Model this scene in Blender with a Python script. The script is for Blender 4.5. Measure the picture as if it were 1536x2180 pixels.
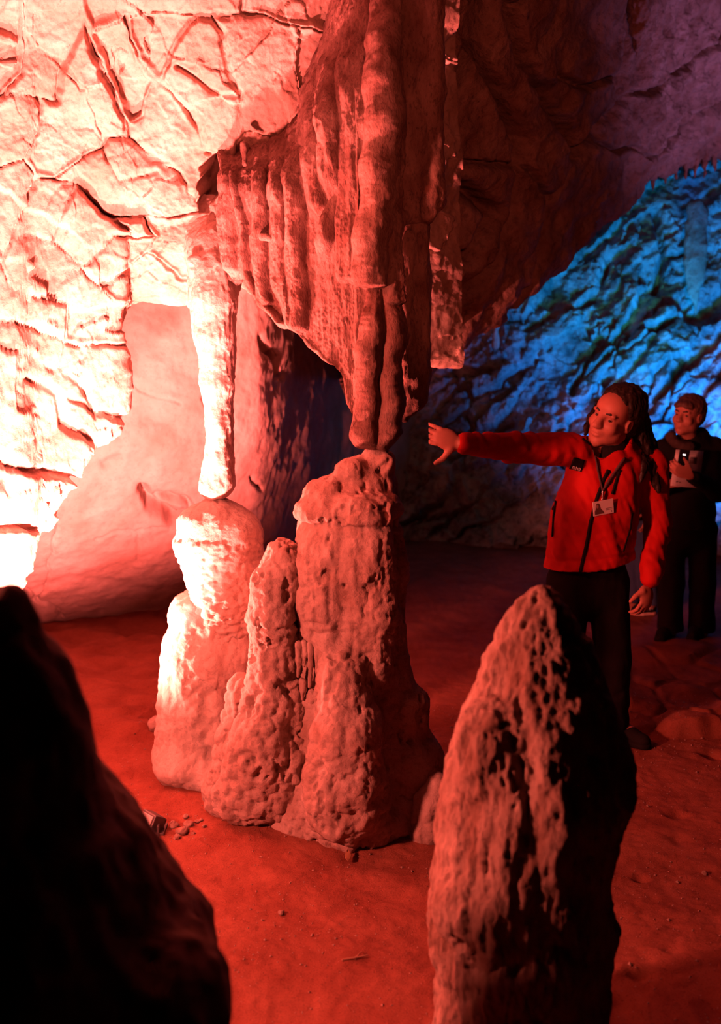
import bpy, math, random
import numpy as np
from mathutils import Vector, Matrix
from mathutils.bvhtree import BVHTree

for _o in list(bpy.data.objects):
    bpy.data.objects.remove(_o)
SC = bpy.context.scene
COL = SC.collection
random.seed(7)
RNG = np.random.default_rng(11)

# ------------------------------------------------------------------ camera
CAM_H = 1.97
PITCH = math.radians(9.66)
FPX = 35.0 / 36.0 * 2180.0
cam_d = bpy.data.cameras.new('camera')
cam_d.sensor_width = 36.0
cam_d.lens = 35.0
cam_d.clip_start = 0.05
cam_d.dof.use_dof = True
cam_d.dof.focus_distance = 4.15
cam_d.dof.aperture_fstop = 2.0
cam = bpy.data.objects.new('camera', cam_d)
COL.objects.link(cam)
cam.location = (0, 0, CAM_H)
cam.rotation_euler = (math.pi / 2 - PITCH, 0, 0)
SC.camera = cam

# ------------------------------------------------------------------ world, exposure
w = bpy.data.worlds.new('cave_dark')
w.use_nodes = True
w.node_tree.nodes['Background'].inputs[0].default_value = (0.02, 0.008, 0.008, 1)
w.node_tree.nodes['Background'].inputs[1].default_value = 0.05
SC.world = w
SC.view_settings.view_transform = 'Standard'
SC.view_settings.look = 'None'
SC.view_settings.exposure = 0.0
SC.view_settings.gamma = 1.0
SC.view_settings.use_curve_mapping = False
SC.cycles.max_bounces = 6
SC.cycles.diffuse_bounces = 2


def lamp(name, loc, target, power, color, size=0.15, spread=None, blend=0.6):
    """show-cave spotlights standing outside the frame"""
    ld = bpy.data.lights.new(name, 'SPOT' if spread else 'POINT')
    ld.energy = power
    ld.color = color
    ld.shadow_soft_size = size
    if spread:
        ld.spot_size = math.radians(spread)
        ld.spot_blend = blend
    o = bpy.data.objects.new(name, ld)
    COL.objects.link(o)
    o.location = loc
    d = Vector(target) - Vector(loc)
    o.rotation_euler = d.to_track_quat('-Z', 'Y').to_euler()
    return o


RED = (1.0, 0.16, 0.115)
lamp('red_flood_light', (-2.6, 1.75, 1.8), (0.15, 3.2, 1.15), 980, RED, 0.14, 72, 0.35)
lamp('red_guide_light', (-1.35, 2.75, 2.75), (1.15, 4.6, 1.3), 135, (1.0, 0.08, 0.045), 0.10, 54, 0.6)
lamp('red_floor_light', (-1.22, 3.65, 0.42), (-2.05, 4.9, 2.3), 3500, (1.0, 0.14, 0.12), 0.06, 124, 0.5)
lamp('red_column_fill', (-1.52, 4.30, 0.35), (-0.85, 4.24, 0.98), 1500, (1.0, 0.14, 0.11), 0.05, 92, 1.0)  # added fill: whitens the pale column, which the floor light's cone leaves out
lamp('red_wall_fill', (-1.35, 2.4, 0.5), (-1.6, 4.3, 2.4), 5600, (1.0, 0.14, 0.12), 0.10, 66, 1.0)  # added wash that brightens the upper left wall from the front
lamp('red_roof_fill', (0.5, 0.8, 2.5), (0.95, 5.8, 3.6), 160, (1.0, 0.13, 0.07), 0.15, 58, 0.6)  # added fill near the camera, lifts the roof facets and thick stalactite
lamp('blue_wall_light', (2.95, 7.7, 0.7), (3.1, 10.0, 1.9), 950, (0.002, 0.24, 1.0), 0.25, 96, 1.0)
lamp('cyan_wall_light', (2.6, 7.6, 1.2), (2.6, 10.2, 2.7), 110, (0.0, 0.9, 0.6), 0.2, 54, 1.0)
lamp('violet_roof_light', (4.6, 5.6, 1.0), (3.0, 7.1, 4.8), 420, (0.75, 0.28, 0.75), 0.2, 66, 0.9)
lamp('green_passage_light', (1.9, 8.0, 2.6), (0.9, 9.6, 0.9), 3, (0.45, 0.9, 0.6), 0.2, 110, 0.9)

# ------------------------------------------------------------------ helpers: projection
_c, _s = math.cos(PITCH), math.sin(PITCH)
CAMP = np.array([0, 0, CAM_H])


def P(px, py, Y):
    """world point at distance Y along the ground that is sighted at (px, py)"""
    dx = (px - 768) / FPX
    dy = (1090 - py) / FPX
    d = np.array([dx, _c + dy * _s, -_s + dy * _c])
    return CAMP + d * (Y / d[1])


def mpp(px, py, Y):
    dy = (1090 - py) / FPX
    return Y / (_c + dy * _s) / FPX


def proj(V):
    r = V - CAMP
    f = r[..., 1] * _c - r[..., 2] * _s
    u = r[..., 1] * _s + r[..., 2] * _c
    return np.stack([768 + FPX * r[..., 0] / f, 1090 - FPX * u / f], -1)


def floor_at(px, py):
    dx = (px - 768) / FPX
    dy = (1090 - py) / FPX
    d = np.array([dx, _c + dy * _s, -_s + dy * _c])
    return CAMP + d * (-CAM_H / d[2])


# ------------------------------------------------------------------ helpers: noise
_perm = RNG.permutation(256)
_perm = np.concatenate([_perm, _perm, _perm]).astype(np.int32)
_grad = RNG.normal(size=(256, 3)).astype(np.float32)
_grad /= np.linalg.norm(_grad, axis=1)[:, None]
_rnd = RNG.random((256, 3)).astype(np.float32)


def _h(i, j, k):
    return _perm[_perm[_perm[i & 255] + (j & 255)] + (k & 255)]


def perlin(p):
    p = np.asarray(p, np.float32)
    i = np.floor(p).astype(np.int32)
    f = p - i
    u = f * f * f * (f * (f * 6 - 15) + 10)
    out = 0
    for a in (0, 1):
        wx = u[:, 0] if a else 1 - u[:, 0]
        for b in (0, 1):
            wy = u[:, 1] if b else 1 - u[:, 1]
            for c in (0, 1):
                wz = u[:, 2] if c else 1 - u[:, 2]
                g = _grad[_h(i[:, 0] + a, i[:, 1] + b, i[:, 2] + c)]
                out = out + wx * wy * wz * ((f - np.array([a, b, c], np.float32)) * g).sum(1)
    return out * 1.6


def fbm(p, octv=4, gain=0.5, off=0.0):
    p = np.asarray(p, np.float32) + off
    s, a = 0, 1.0
    for _ in range(octv):
        s = s + a * perlin(p)
        p = p * 2.03 + 17.3
        a *= gain
    return s


def ridged(p, octv=4, off=0.0):
    p = np.asarray(p, np.float32) + off
    s, a = 0, 1.0
    for _ in range(octv):
        s = s + a * (1 - 2 * np.abs(perlin(p)))
        p = p * 2.07 + 9.1
        a *= 0.5
    return s


def worley(p, jit=0.9):
    p = np.asarray(p, np.float32)
    i = np.floor(p).astype(np.int32)
    f = p - i
    d1 = np.full(len(p), 9.0, np.float32)
    d2 = d1.copy()
    for a in (-1, 0, 1):
        for b in (-1, 0, 1):
            for c in (-1, 0, 1):
                q = _rnd[_h(i[:, 0] + a, i[:, 1] + b, i[:, 2] + c)] * jit + np.array([a, b, c], np.float32)
                d = ((q - f) ** 2).sum(1)
                m = d < d1
                d2 = np.where(m, d1, np.minimum(d2, d))
                d1 = np.where(m, d, d1)
    return np.sqrt(d1), np.sqrt(d2)


def facets(p, tilt=1.0):
    """flat tilted chips: height of a random plane in each cell"""
    p = np.asarray(p, np.float32)
    i = np.floor(p).astype(np.int32)
    f = p - i
    best = np.full(len(p), 9.0, np.float32)
    hgt = np.zeros(len(p), np.float32)
    for a in (-1, 0, 1):
        for b in (-1, 0, 1):
            for c in (-1, 0, 1):
                hh = _h(i[:, 0] + a, i[:, 1] + b, i[:, 2] + c)
                v = f - (_rnd[hh] + np.array([a, b, c], np.float32))
                d = (v ** 2).sum(1)
                m = d < best
                hgt = np.where(m, (v * _grad[hh]).sum(1) * tilt + 0.35 * _grad[hh][:, 0], hgt)
                best = np.where(m, d, best)
    return hgt


def sst(a, b, x):
    t = np.clip((x - a) / (b - a), 0, 1)
    return t * t * (3 - 2 * t)


# ------------------------------------------------------------------ helpers: meshes and objects
def vnormals(V, Q):
    if Q.shape[1] == 4:
        n = np.cross(V[Q[:, 2]] - V[Q[:, 0]], V[Q[:, 3]] - V[Q[:, 1]])
    else:
        n = np.cross(V[Q[:, 1]] - V[Q[:, 0]], V[Q[:, 2]] - V[Q[:, 0]])
    N = np.zeros_like(V)
    for k in range(Q.shape[1]):
        for a in range(3):
            N[:, a] += np.bincount(Q[:, k], n[:, a], len(V))
    return N / np.maximum(np.linalg.norm(N, axis=1), 1e-12)[:, None]


def smooth_mesh(V, Q, it=2, f=0.5):
    k = Q.shape[1]
    for _ in range(it):
        S = np.zeros_like(V)
        c = np.zeros(len(V))
        for a in range(k):
            b = (a + 1) % k
            for x, y in ((a, b), (b, a)):
                c += np.bincount(Q[:, x], minlength=len(V))
                for d in range(3):
                    S[:, d] += np.bincount(Q[:, x], V[Q[:, y], d], len(V))
        V = V + f * (S / np.maximum(c, 1)[:, None] - V)
    return V


def mesh_from(name, V, Q, smooth=True):
    me = bpy.data.meshes.new(name)
    V = np.ascontiguousarray(V, np.float32)
    Q = np.ascontiguousarray(Q, np.int32)
    me.vertices.add(len(V))
    me.vertices.foreach_set('co', V.ravel())
    k = Q.shape[1]
    me.loops.add(Q.size)
    me.loops.foreach_set('vertex_index', Q.ravel())
    me.polygons.add(len(Q))
    me.polygons.foreach_set('loop_start', np.arange(0, Q.size, k, dtype=np.int32))
    me.polygons.foreach_set('loop_total', np.full(len(Q), k, np.int32))
    me.update(calc_edges=True)
    me.polygons.foreach_set('use_smooth', np.full(len(Q), smooth, bool))
    return me


def obj(name, me, mat, parent=None):
    o = bpy.data.objects.new(name, me)
    COL.objects.link(o)
    if mat is not None:
        me.materials.append(mat)
    if parent is not None:
        o.parent = parent
    return o


def empty(name, label, cat, group=None):
    o = bpy.data.objects.new(name, None)
    COL.objects.link(o)
    return tag(o, label, cat, group)


def tag(o, label, cat, group=None, kind=None):
    o['label'] = label
    o['category'] = cat
    if group:
        o['group'] = group
    if kind:
        o['kind'] = kind
    return o


# ------------------------------------------------------------------ helpers: distance-field solids
class Field:
    def __init__(s, lo, hi, h):
        s.lo = np.array(lo, np.float32)
        s.h = h
        s.n = np.ceil((np.array(hi) - s.lo) / h).astype(int) + 1
        s.F = np.full(s.n, 1.0, np.float32)

    def _box(s, lo, hi):
        a = np.clip(np.floor((np.array(lo) - s.lo) / s.h).astype(int), 0, s.n)
        b = np.clip(np.ceil((np.array(hi) - s.lo) / s.h).astype(int) + 1, 0, s.n)
        if np.any(b <= a):
            return None, None
        ax = [(s.lo[i] + s.h * np.arange(a[i], b[i], dtype=np.float32)) for i in range(3)]
        sl = tuple(slice(a[i], b[i]) for i in range(3))
        return sl, (ax[0][:, None, None], ax[1][None, :, None], ax[2][None, None, :])

    def _mix(s, sl, d, k, sub):
        G = s.F[sl]
        if sub:
            d = -d
            hh = np.clip(0.5 - 0.5 * (G - d) / k, 0, 1)
            s.F[sl] = G + (d - G) * hh + k * hh * (1 - hh)
        else:
            hh = np.clip(0.5 + 0.5 * (G - d) / k, 0, 1)
            s.F[sl] = G + (d - G) * hh - k * hh * (1 - hh)

    def cone(s, a, b, ra, rb, k=0.02, sy=1.0, sub=False):
        a, b = np.array(a, float), np.array(b, float)
        m = max(ra, rb) + 2 * k + 3 * s.h
        sl, g = s._box(np.minimum(a, b) - m, np.maximum(a, b) + m)
        if sl is None:
            return s
        x, y, z = g
        cy = None
        ab = b - a
        L2 = max(float(ab @ ab), 1e-9)
        t = np.clip(((x - a[0]) * ab[0] + (y - a[1]) * ab[1] + (z - a[2]) * ab[2]) / L2, 0, 1)
        dy = (y - (a[1] + t * ab[1])) / sy
        d = np.sqrt((x - (a[0] + t * ab[0])) ** 2 + dy ** 2 + (z - (a[2] + t * ab[2])) ** 2) - (ra + t * (rb - ra))
        s._mix(sl, d.astype(np.float32), k, sub)
        return s

    def ell(s, c, r, R=None, k=0.02, sub=False):
        c = np.array(c, float)
        r = np.array(r, float) if np.ndim(r) else np.full(3, float(r))
        R = np.eye(3) if R is None else np.array(R)      # rows = local axes
        m = r.max() + 2 * k + 3 * s.h
        sl, g = s._box(c - m, c + m)
        if sl is None:
            return s
        x, y, z = g[0] - c[0], g[1] - c[1], g[2] - c[2]
        k0 = k1 = 0
        for i in range(3):
            q = R[i, 0] * x + R[i, 1] * y + R[i, 2] * z
            k0 = k0 + (q / r[i]) ** 2
            k1 = k1 + (q / r[i] ** 2) ** 2
        k0 = np.sqrt(k0)
        d = k0 * (k0 - 1) / np.maximum(np.sqrt(k1), 1e-6)
        s._mix(sl, d.astype(np.float32), k, sub)
        return s

    def plane(s, p, n, k=0.006):
        """keep the side that n points away from"""
        n = np.array(n, float)
        n /= np.linalg.norm(n)
        sl, (x, y, z) = s._box(s.lo, s.lo + s.h * s.n)
        d = ((x - p[0]) * n[0] + (y - p[1]) * n[1] + (z - p[2]) * n[2]).astype(np.float32)
        hh = np.clip(0.5 - 0.5 * (s.F[sl] - d) / k, 0, 1)
        s.F[sl] = s.F[sl] + (d - s.F[sl]) * hh + k * hh * (1 - hh)
        return s

    def mesh(s, sm=1):
        F = s.F
        F[0], F[-1], F[:, 0], F[:, -1], F[:, :, 0], F[:, :, -1] = 1, 1, 1, 1, 1, 1
        S = F < 0
        cs = [(a, b, c) for a in (0, 1) for b in (0, 1) for c in (0, 1)]
        n = F.shape
        cnt = np.zeros((n[0] - 1, n[1] - 1, n[2] - 1), np.uint8)
        for a, b, c in cs:
            cnt += S[a:n[0] - 1 + a, b:n[1] - 1 + b, c:n[2] - 1 + c]
        mask = (cnt > 0) & (cnt < 8)
        cells = np.argwhere(mask)
        idx = np.full(cnt.shape, -1, np.int32)
        idx[mask] = np.arange(len(cells))
        val = {q: F[cells[:, 0] + q[0], cells[:, 1] + q[1], cells[:, 2] + q[2]] for q in cs}
        sm_p = np.zeros((len(cells), 3))
        sm_c = np.zeros(len(cells))
        for q in cs:
            for ax in range(3):
                if q[ax] == 0:
                    r = list(q)
                    r[ax] = 1
                    fa, fb = val[q], val[tuple(r)]
                    cr = (fa < 0) != (fb < 0)
                    t = np.where(cr, fa / np.where(cr, fa - fb, 1), 0)
                    pos = np.array(q, float)[None].repeat(len(cells), 0)
                    pos[:, ax] += t
                    sm_p += pos * cr[:, None]
                    sm_c += cr
        V = s.lo + s.h * (cells + sm_p / sm_c[:, None])
        quads = []
        for ax in range(3):
            o1, o2 = [(1, 2), (2, 0), (0, 1)][ax]
            A = S[tuple(slice(0, -1) if i == ax else slice(None) for i in range(3))]
            B = S[tuple(slice(1, None) if i == ax else slice(None) for i in range(3))]
            e = np.argwhere(A != B)
            ins = A[e[:, 0], e[:, 1], e[:, 2]]
            okk = (e[:, o1] > 0) & (e[:, o2] > 0) & (e[:, o1] < n[o1] - 1) & (e[:, o2] < n[o2] - 1)
            e, ins = e[okk], ins[okk]
            def cell(d1, d2):
                q = e.copy()
                q[:, o1] += d1
                q[:, o2] += d2
                return idx[q[:, 0], q[:, 1], q[:, 2]]
            q = np.stack([cell(-1, -1), cell(0, -1), cell(0, 0), cell(-1, 0)], 1)
            q[~ins] = q[~ins][:, ::-1]
            quads.append(q)
        Q = np.concatenate(quads)
        if sm:
            V = smooth_mesh(V, Q, sm)
        return V, Q


def chain(f, pts, k=0.03, sy=1.0):
    """pts: (px, py, Y, radius_px)"""
    q = [(P(a, b, Y), r * mpp(a, b, Y)) for a, b, Y, r in pts]
    for (a, ra), (b, rb) in zip(q[:-1], q[1:]):
        f.cone(a, b, ra, rb, k, sy)
    return f


def field_for(pts, h, pad=0.12):
    lo = np.full(3, 9e9)
    hi = -lo
    for a, b, Y, r in pts:
        p, rr = P(a, b, Y), r * mpp(a, b, Y) + pad
        lo, hi = np.minimum(lo, p - rr), np.maximum(hi, p + rr)
    return Field(lo, hi, h)


# ------------------------------------------------------------------ materials
def mat_new(name):
    m = bpy.data.materials.new(name)
    m.use_nodes = True
    return m, m.node_tree.nodes, m.node_tree.links, m.node_tree.nodes['Principled BSDF']


def rock_mat(name, c1, c2, scale=6.0, bump=0.5, grain=60.0, rough=0.85, dist=0.012, stretch=(1, 1, 1), spots=0.0, spec=0.25):
    m, N, L, b = mat_new(name)
    b.inputs['Roughness'].default_value = rough
    b.inputs['Specular IOR Level'].default_value = spec
    geo = N.new('ShaderNodeNewGeometry')
    mp = N.new('ShaderNodeMapping')
    mp.inputs['Scale'].default_value = stretch
    L.new(geo.outputs['Position'], mp.inputs['Vector'])
    n1 = N.new('ShaderNodeTexNoise')
    n1.inputs['Scale'].default_value = scale
    n1.inputs['Detail'].default_value = 8
    n1.inputs['Roughness'].default_value = 0.62
    L.new(mp.outputs[0], n1.inputs['Vector'])
    r = N.new('ShaderNodeValToRGB')
    r.color_ramp.elements[0].position = 0.33
    r.color_ramp.elements[0].color = (*c1, 1)
    r.color_ramp.elements[1].position = 0.66
    r.color_ramp.elements[1].color = (*c2, 1)
    L.new(n1.outputs['Fac'], r.inputs['Fac'])
    col = r.outputs['Color']
    n2 = N.new('ShaderNodeTexNoise')
    n2.inputs['Scale'].default_value = grain
    n2.inputs['Detail'].default_value = 6
    n2.inputs['Roughness'].default_value = 0.7
    L.new(mp.outputs[0], n2.inputs['Vector'])
    if spots:
        r2 = N.new('ShaderNodeValToRGB')
        r2.color_ramp.elements[0].position = 0.36
        r2.color_ramp.elements[0].color = (1 - spots,) * 3 + (1,)
        r2.color_ramp.elements[1].position = 0.47
        r2.color_ramp.elements[1].color = (1, 1, 1, 1)
        L.new(n2.outputs['Fac'], r2.inputs['Fac'])
        mx = N.new('ShaderNodeMix')
        mx.data_type = 'RGBA'
        mx.blend_type = 'MULTIPLY'
        mx.inputs['Factor'].default_value = 1.0
        L.new(col, mx.inputs['A'])
        L.new(r2.outputs['Color'], mx.inputs['B'])
        col = mx.outputs['Result']
    L.new(col, b.inputs['Base Color'])
    ad = N.new('ShaderNodeMath')
    ad.operation = 'MULTIPLY_ADD'
    ad.inputs[1].default_value = 2.0
    L.new(n1.outputs['Fac'], ad.inputs[0])
    L.new(n2.outputs['Fac'], ad.inputs[2])
    bp = N.new('ShaderNodeBump')
    bp.inputs['Strength'].default_value = bump
    bp.inputs['Distance'].default_value = dist
    L.new(ad.outputs[0], bp.inputs['Height'])
    L.new(bp.outputs[0], b.inputs['Normal'])
    return m


def plain_mat(name, c, rough=0.7, var=0.15, scale=40, bump=0.0, metal=0.0, emit=None, spec=0.3):
    m, N, L, b = mat_new(name)
    b.inputs['Roughness'].default_value = rough
    b.inputs['Metallic'].default_value = metal
    b.inputs['Specular IOR Level'].default_value = spec
    n1 = N.new('ShaderNodeTexNoise')
    n1.inputs['Scale'].default_value = scale
    n1.inputs['Detail'].default_value = 4
    g = N.new('ShaderNodeNewGeometry')
    L.new(g.outputs['Position'], n1.inputs['Vector'])
    r = N.new('ShaderNodeValToRGB')
    r.color_ramp.elements[0].color = tuple(x * (1 - var) for x in c) + (1,)
    r.color_ramp.elements[1].color = tuple(min(1, x * (1 + var)) for x in c) + (1,)
    L.new(n1.outputs['Fac'], r.inputs['Fac'])
    L.new(r.outputs['Color'], b.inputs['Base Color'])
    if bump:
        bp = N.new('ShaderNodeBump')
        bp.inputs['Strength'].default_value = bump
        bp.inputs['Distance'].default_value = 0.004
        L.new(n1.outputs['Fac'], bp.inputs['Height'])
        L.new(bp.outputs[0], b.inputs['Normal'])
    if emit:
        b.inputs['Emission Color'].default_value = (*c, 1)
        b.inputs['Emission Strength'].default_value = emit
    return m


M = {}
M['wall'] = rock_mat('pale_limestone', (0.27, 0.20, 0.15), (0.43, 0.36, 0.30), 5, 0.4, 45, spots=0.25)
M['alcove'] = rock_mat('smooth_limestone', (0.27, 0.20, 0.16), (0.37, 0.31, 0.27), 3, 0.35, 40, spots=0.15)
M['drape'] = rock_mat('drapery_calcite', (0.105, 0.052, 0.036), (0.28, 0.20, 0.165), 10, 0.9, 90, stretch=(1, 1, 0.45), spots=0.45)
M['white'] = rock_mat('white_calcite', (0.36, 0.29, 0.24), (0.50, 0.44, 0.38), 8, 0.5, 60, spots=0.2)
M['stal'] = rock_mat('knobbly_calcite', (0.27, 0.18, 0.14), (0.44, 0.34, 0.29), 7, 0.6, 70, spots=0.2)
M['front'] = rock_mat('brown_flowstone', (0.17, 0.09, 0.06), (0.40, 0.28, 0.22), 9, 0.8, 50, stretch=(1, 1, 0.45), spots=0.4)
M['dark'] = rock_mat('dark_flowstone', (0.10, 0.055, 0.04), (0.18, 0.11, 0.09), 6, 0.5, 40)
M['roof'] = rock_mat('roof_limestone', (0.20, 0.12, 0.085), (0.42, 0.32, 0.27), 4, 0.8, 24, dist=0.03, spots=0.35)
M['back'] = rock_mat('back_limestone', (0.13, 0.14, 0.14), (0.46, 0.47, 0.46), 3.5, 0.8, 14, dist=0.04, spots=0.5)
M['floor'] = rock_mat('trodden_earth', (0.19, 0.055, 0.032), (0.28, 0.098, 0.060), 5, 0.6, 160, dist=0.008, spots=0.3, spec=0.1)
M['stone'] = rock_mat('loose_stone', (0.20, 0.11, 0.08), (0.36, 0.26, 0.21), 20, 0.6, 120)


# ------------------------------------------------------------------ large rock surfaces
def cr_axis(C, n):
    """Catmull-Rom along axis 0"""
    m = C.shape[0]
    E = np.concatenate([2 * C[:1] - C[1:2], C, 2 * C[-1:] - C[-2:-1]])
    u = np.linspace(0, m - 1, n)
    i = np.minimum(u.astype(int), m - 2)
    t = (u - i).reshape(-1, *([1] * (C.ndim - 1)))
    p0, p1, p2, p3 = E[i], E[i + 1], E[i + 2], E[i + 3]
    return 0.5 * (2 * p1 + (p2 - p0) * t + (2 * p0 - 5 * p1 + 4 * p2 - p3) * t ** 2 + (3 * p1 - p0 - 3 * p2 + p3) * t ** 3)


def patch(ctrl, nr, nc):
    G = cr_axis(np.array(ctrl, float), nr)
    G = cr_axis(np.swapaxes(G, 0, 1), nc)
    return np.swapaxes(G, 0, 1)


def grid_quads(nr, nc):
    i = np.arange(nr * nc).reshape(nr, nc)
    return np.stack([i[:-1, :-1], i[1:, :-1], i[1:, 1:], i[:-1, 1:]], -1).reshape(-1, 4)


def toward_cam(V, Q):
    N = vnormals(V, Q)
    if ((CAMP - V) * N).sum() < 0:
        Q = Q[:, ::-1]
        N = -N
    return Q, N


def seg_dist(X, pl):
    """distance of 2-D points to a polyline, and the parameter along it"""
    pl = np.array(pl, float)
    best = np.full(len(X), 1e9)
    for a, b in zip(pl[:-1], pl[1:]):
        ab = b - a
        t = np.clip(((X - a) @ ab) / max(ab @ ab, 1e-9), 0, 1)
        best = np.minimum(best, np.hypot(*(X - a - t[:, None] * ab).T))
    return best


def label_regions(block, free):
    """4-connected components of the free cells of a grid, grown over the rest"""
    nr, nc = free.shape
    lab = np.where(free, np.arange(1, nr * nc + 1).reshape(nr, nc), 0)
    while True:                                            # min-label propagation with row and column sweeps
        old = lab.copy()
        for A in (lab, lab.T):
            for sl in (slice(None), slice(None, None, -1)):
                B = A[sl]
                for r in range(1, B.shape[0]):
                    m = (B[r] > 0) & (B[r - 1] > 0)
                    B[r] = np.where(m, np.minimum(B[r], B[r - 1]), B[r])
        if (old == lab).all():
            break
    ids, cnt = np.unique(lab[lab > 0], return_counts=True)
    keep = ids[cnt >= block]
    lab = np.where(np.isin(lab, keep), lab, 0)
    while (lab == 0).any():
        for ax in (0, 1):
            for d in (1, -1):
                s = np.roll(lab, d, ax)
                lab = np.where(lab == 0, s, lab)
    _, inv = np.unique(lab, return_inverse=True)
    return inv.reshape(nr, nc)


def split_blocks(root, V, Q, cell, mat, name='rock_block', min_faces=30):
    """one object per block, all of them children of the wall"""
    fc = cell[Q[:, 0]]
    for c in np.unique(fc):
        q = Q[fc == c]
        if len(q) < 2:
            continue
        used, inv = np.unique(q, return_inverse=True)
        obj(name, mesh_from(name, V[used], inv.reshape(-1, 4)), mat, root)


def structure(name):
    o = bpy.data.objects.new(name, None)
    COL.objects.link(o)
    o['kind'] = 'structure'
    return o


# --- left wall: a fractured overhanging face
LW_X = [-700, -250, 8, 80, 170, 250, 285, 400, 500, 620, 790, 980]
LW_E = [(-700, 1500, 4.9), (-250, 1380, 4.08), (8, 1240, 4.25), (72, 1105, 4.42), (172, 945, 4.55), (254, 870, 4.66),
        (268, 650, 4.70), (395, 652, 4.72), (505, 600, 4.76), (620, 690, 4.85), (790, 740, 5.0), (980, 760, 5.3)]
LW_Y = {-1000: [2.3, 2.4, 2.5, 2.5, 2.6, 2.65, 2.7, 2.8, 2.9, 3.0, 3.2, 3.5],
        -350: [4.3, 3.72, 3.65, 3.7, 3.75, 3.8, 3.85, 3.95, 4.05, 4.15, 4.3, 4.6],
        0: [4.6, 4.1, 4.08, 4.14, 4.2, 4.24, 4.27, 4.32, 4.36, 4.4, 4.5, 4.8],
        200: [4.6, 4.1, 4.22, 4.30, 4.38, 4.42, 4.44, 4.45, 4.45, 4.47, 4.6, 4.95],
        400: [4.6, 4.1, 4.28, 4.38, 4.47, 4.52, 4.54, 4.58, 4.58, 4.58, 4.7, 5.1]}
rows = []
for y in (-1000, -350, 0, 200, 400):
    rows.append([P(x, y, Y) for x, Y in zip(LW_X, LW_Y[y])])
mid = []
for j, (ex, ey, eY) in enumerate(LW_E):
    mid.append(P((LW_X[j] + ex) / 2, 400 + (ey - 400) * 0.55, (LW_Y[400][j] + eY) / 2 - 0.02))
rows.append(mid)
edge = np.array([(e[0], e[1]) for e in LW_E], float)
tan = np.gradient(edge, axis=0)
nin = np.stack([tan[:, 1], -tan[:, 0]], 1)
nin /= np.linalg.norm(nin, axis=1)[:, None]
rows.append([P(*e) for e in LW_E])
for dpx, dY in ((14, 0.10), (60, 0.45), (120, 1.3)):
    rows.append([P(e[0] + n[0] * dpx, e[1] + n[1] * dpx, e[2] + dY) for e, n in zip(LW_E, nin)])
NR, NC = 620, 620
G = patch(rows, NR, NC)
V = G.reshape(-1, 3)
Q = grid_quads(NR, NC)
Q, N = toward_cam(V, Q)
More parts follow.
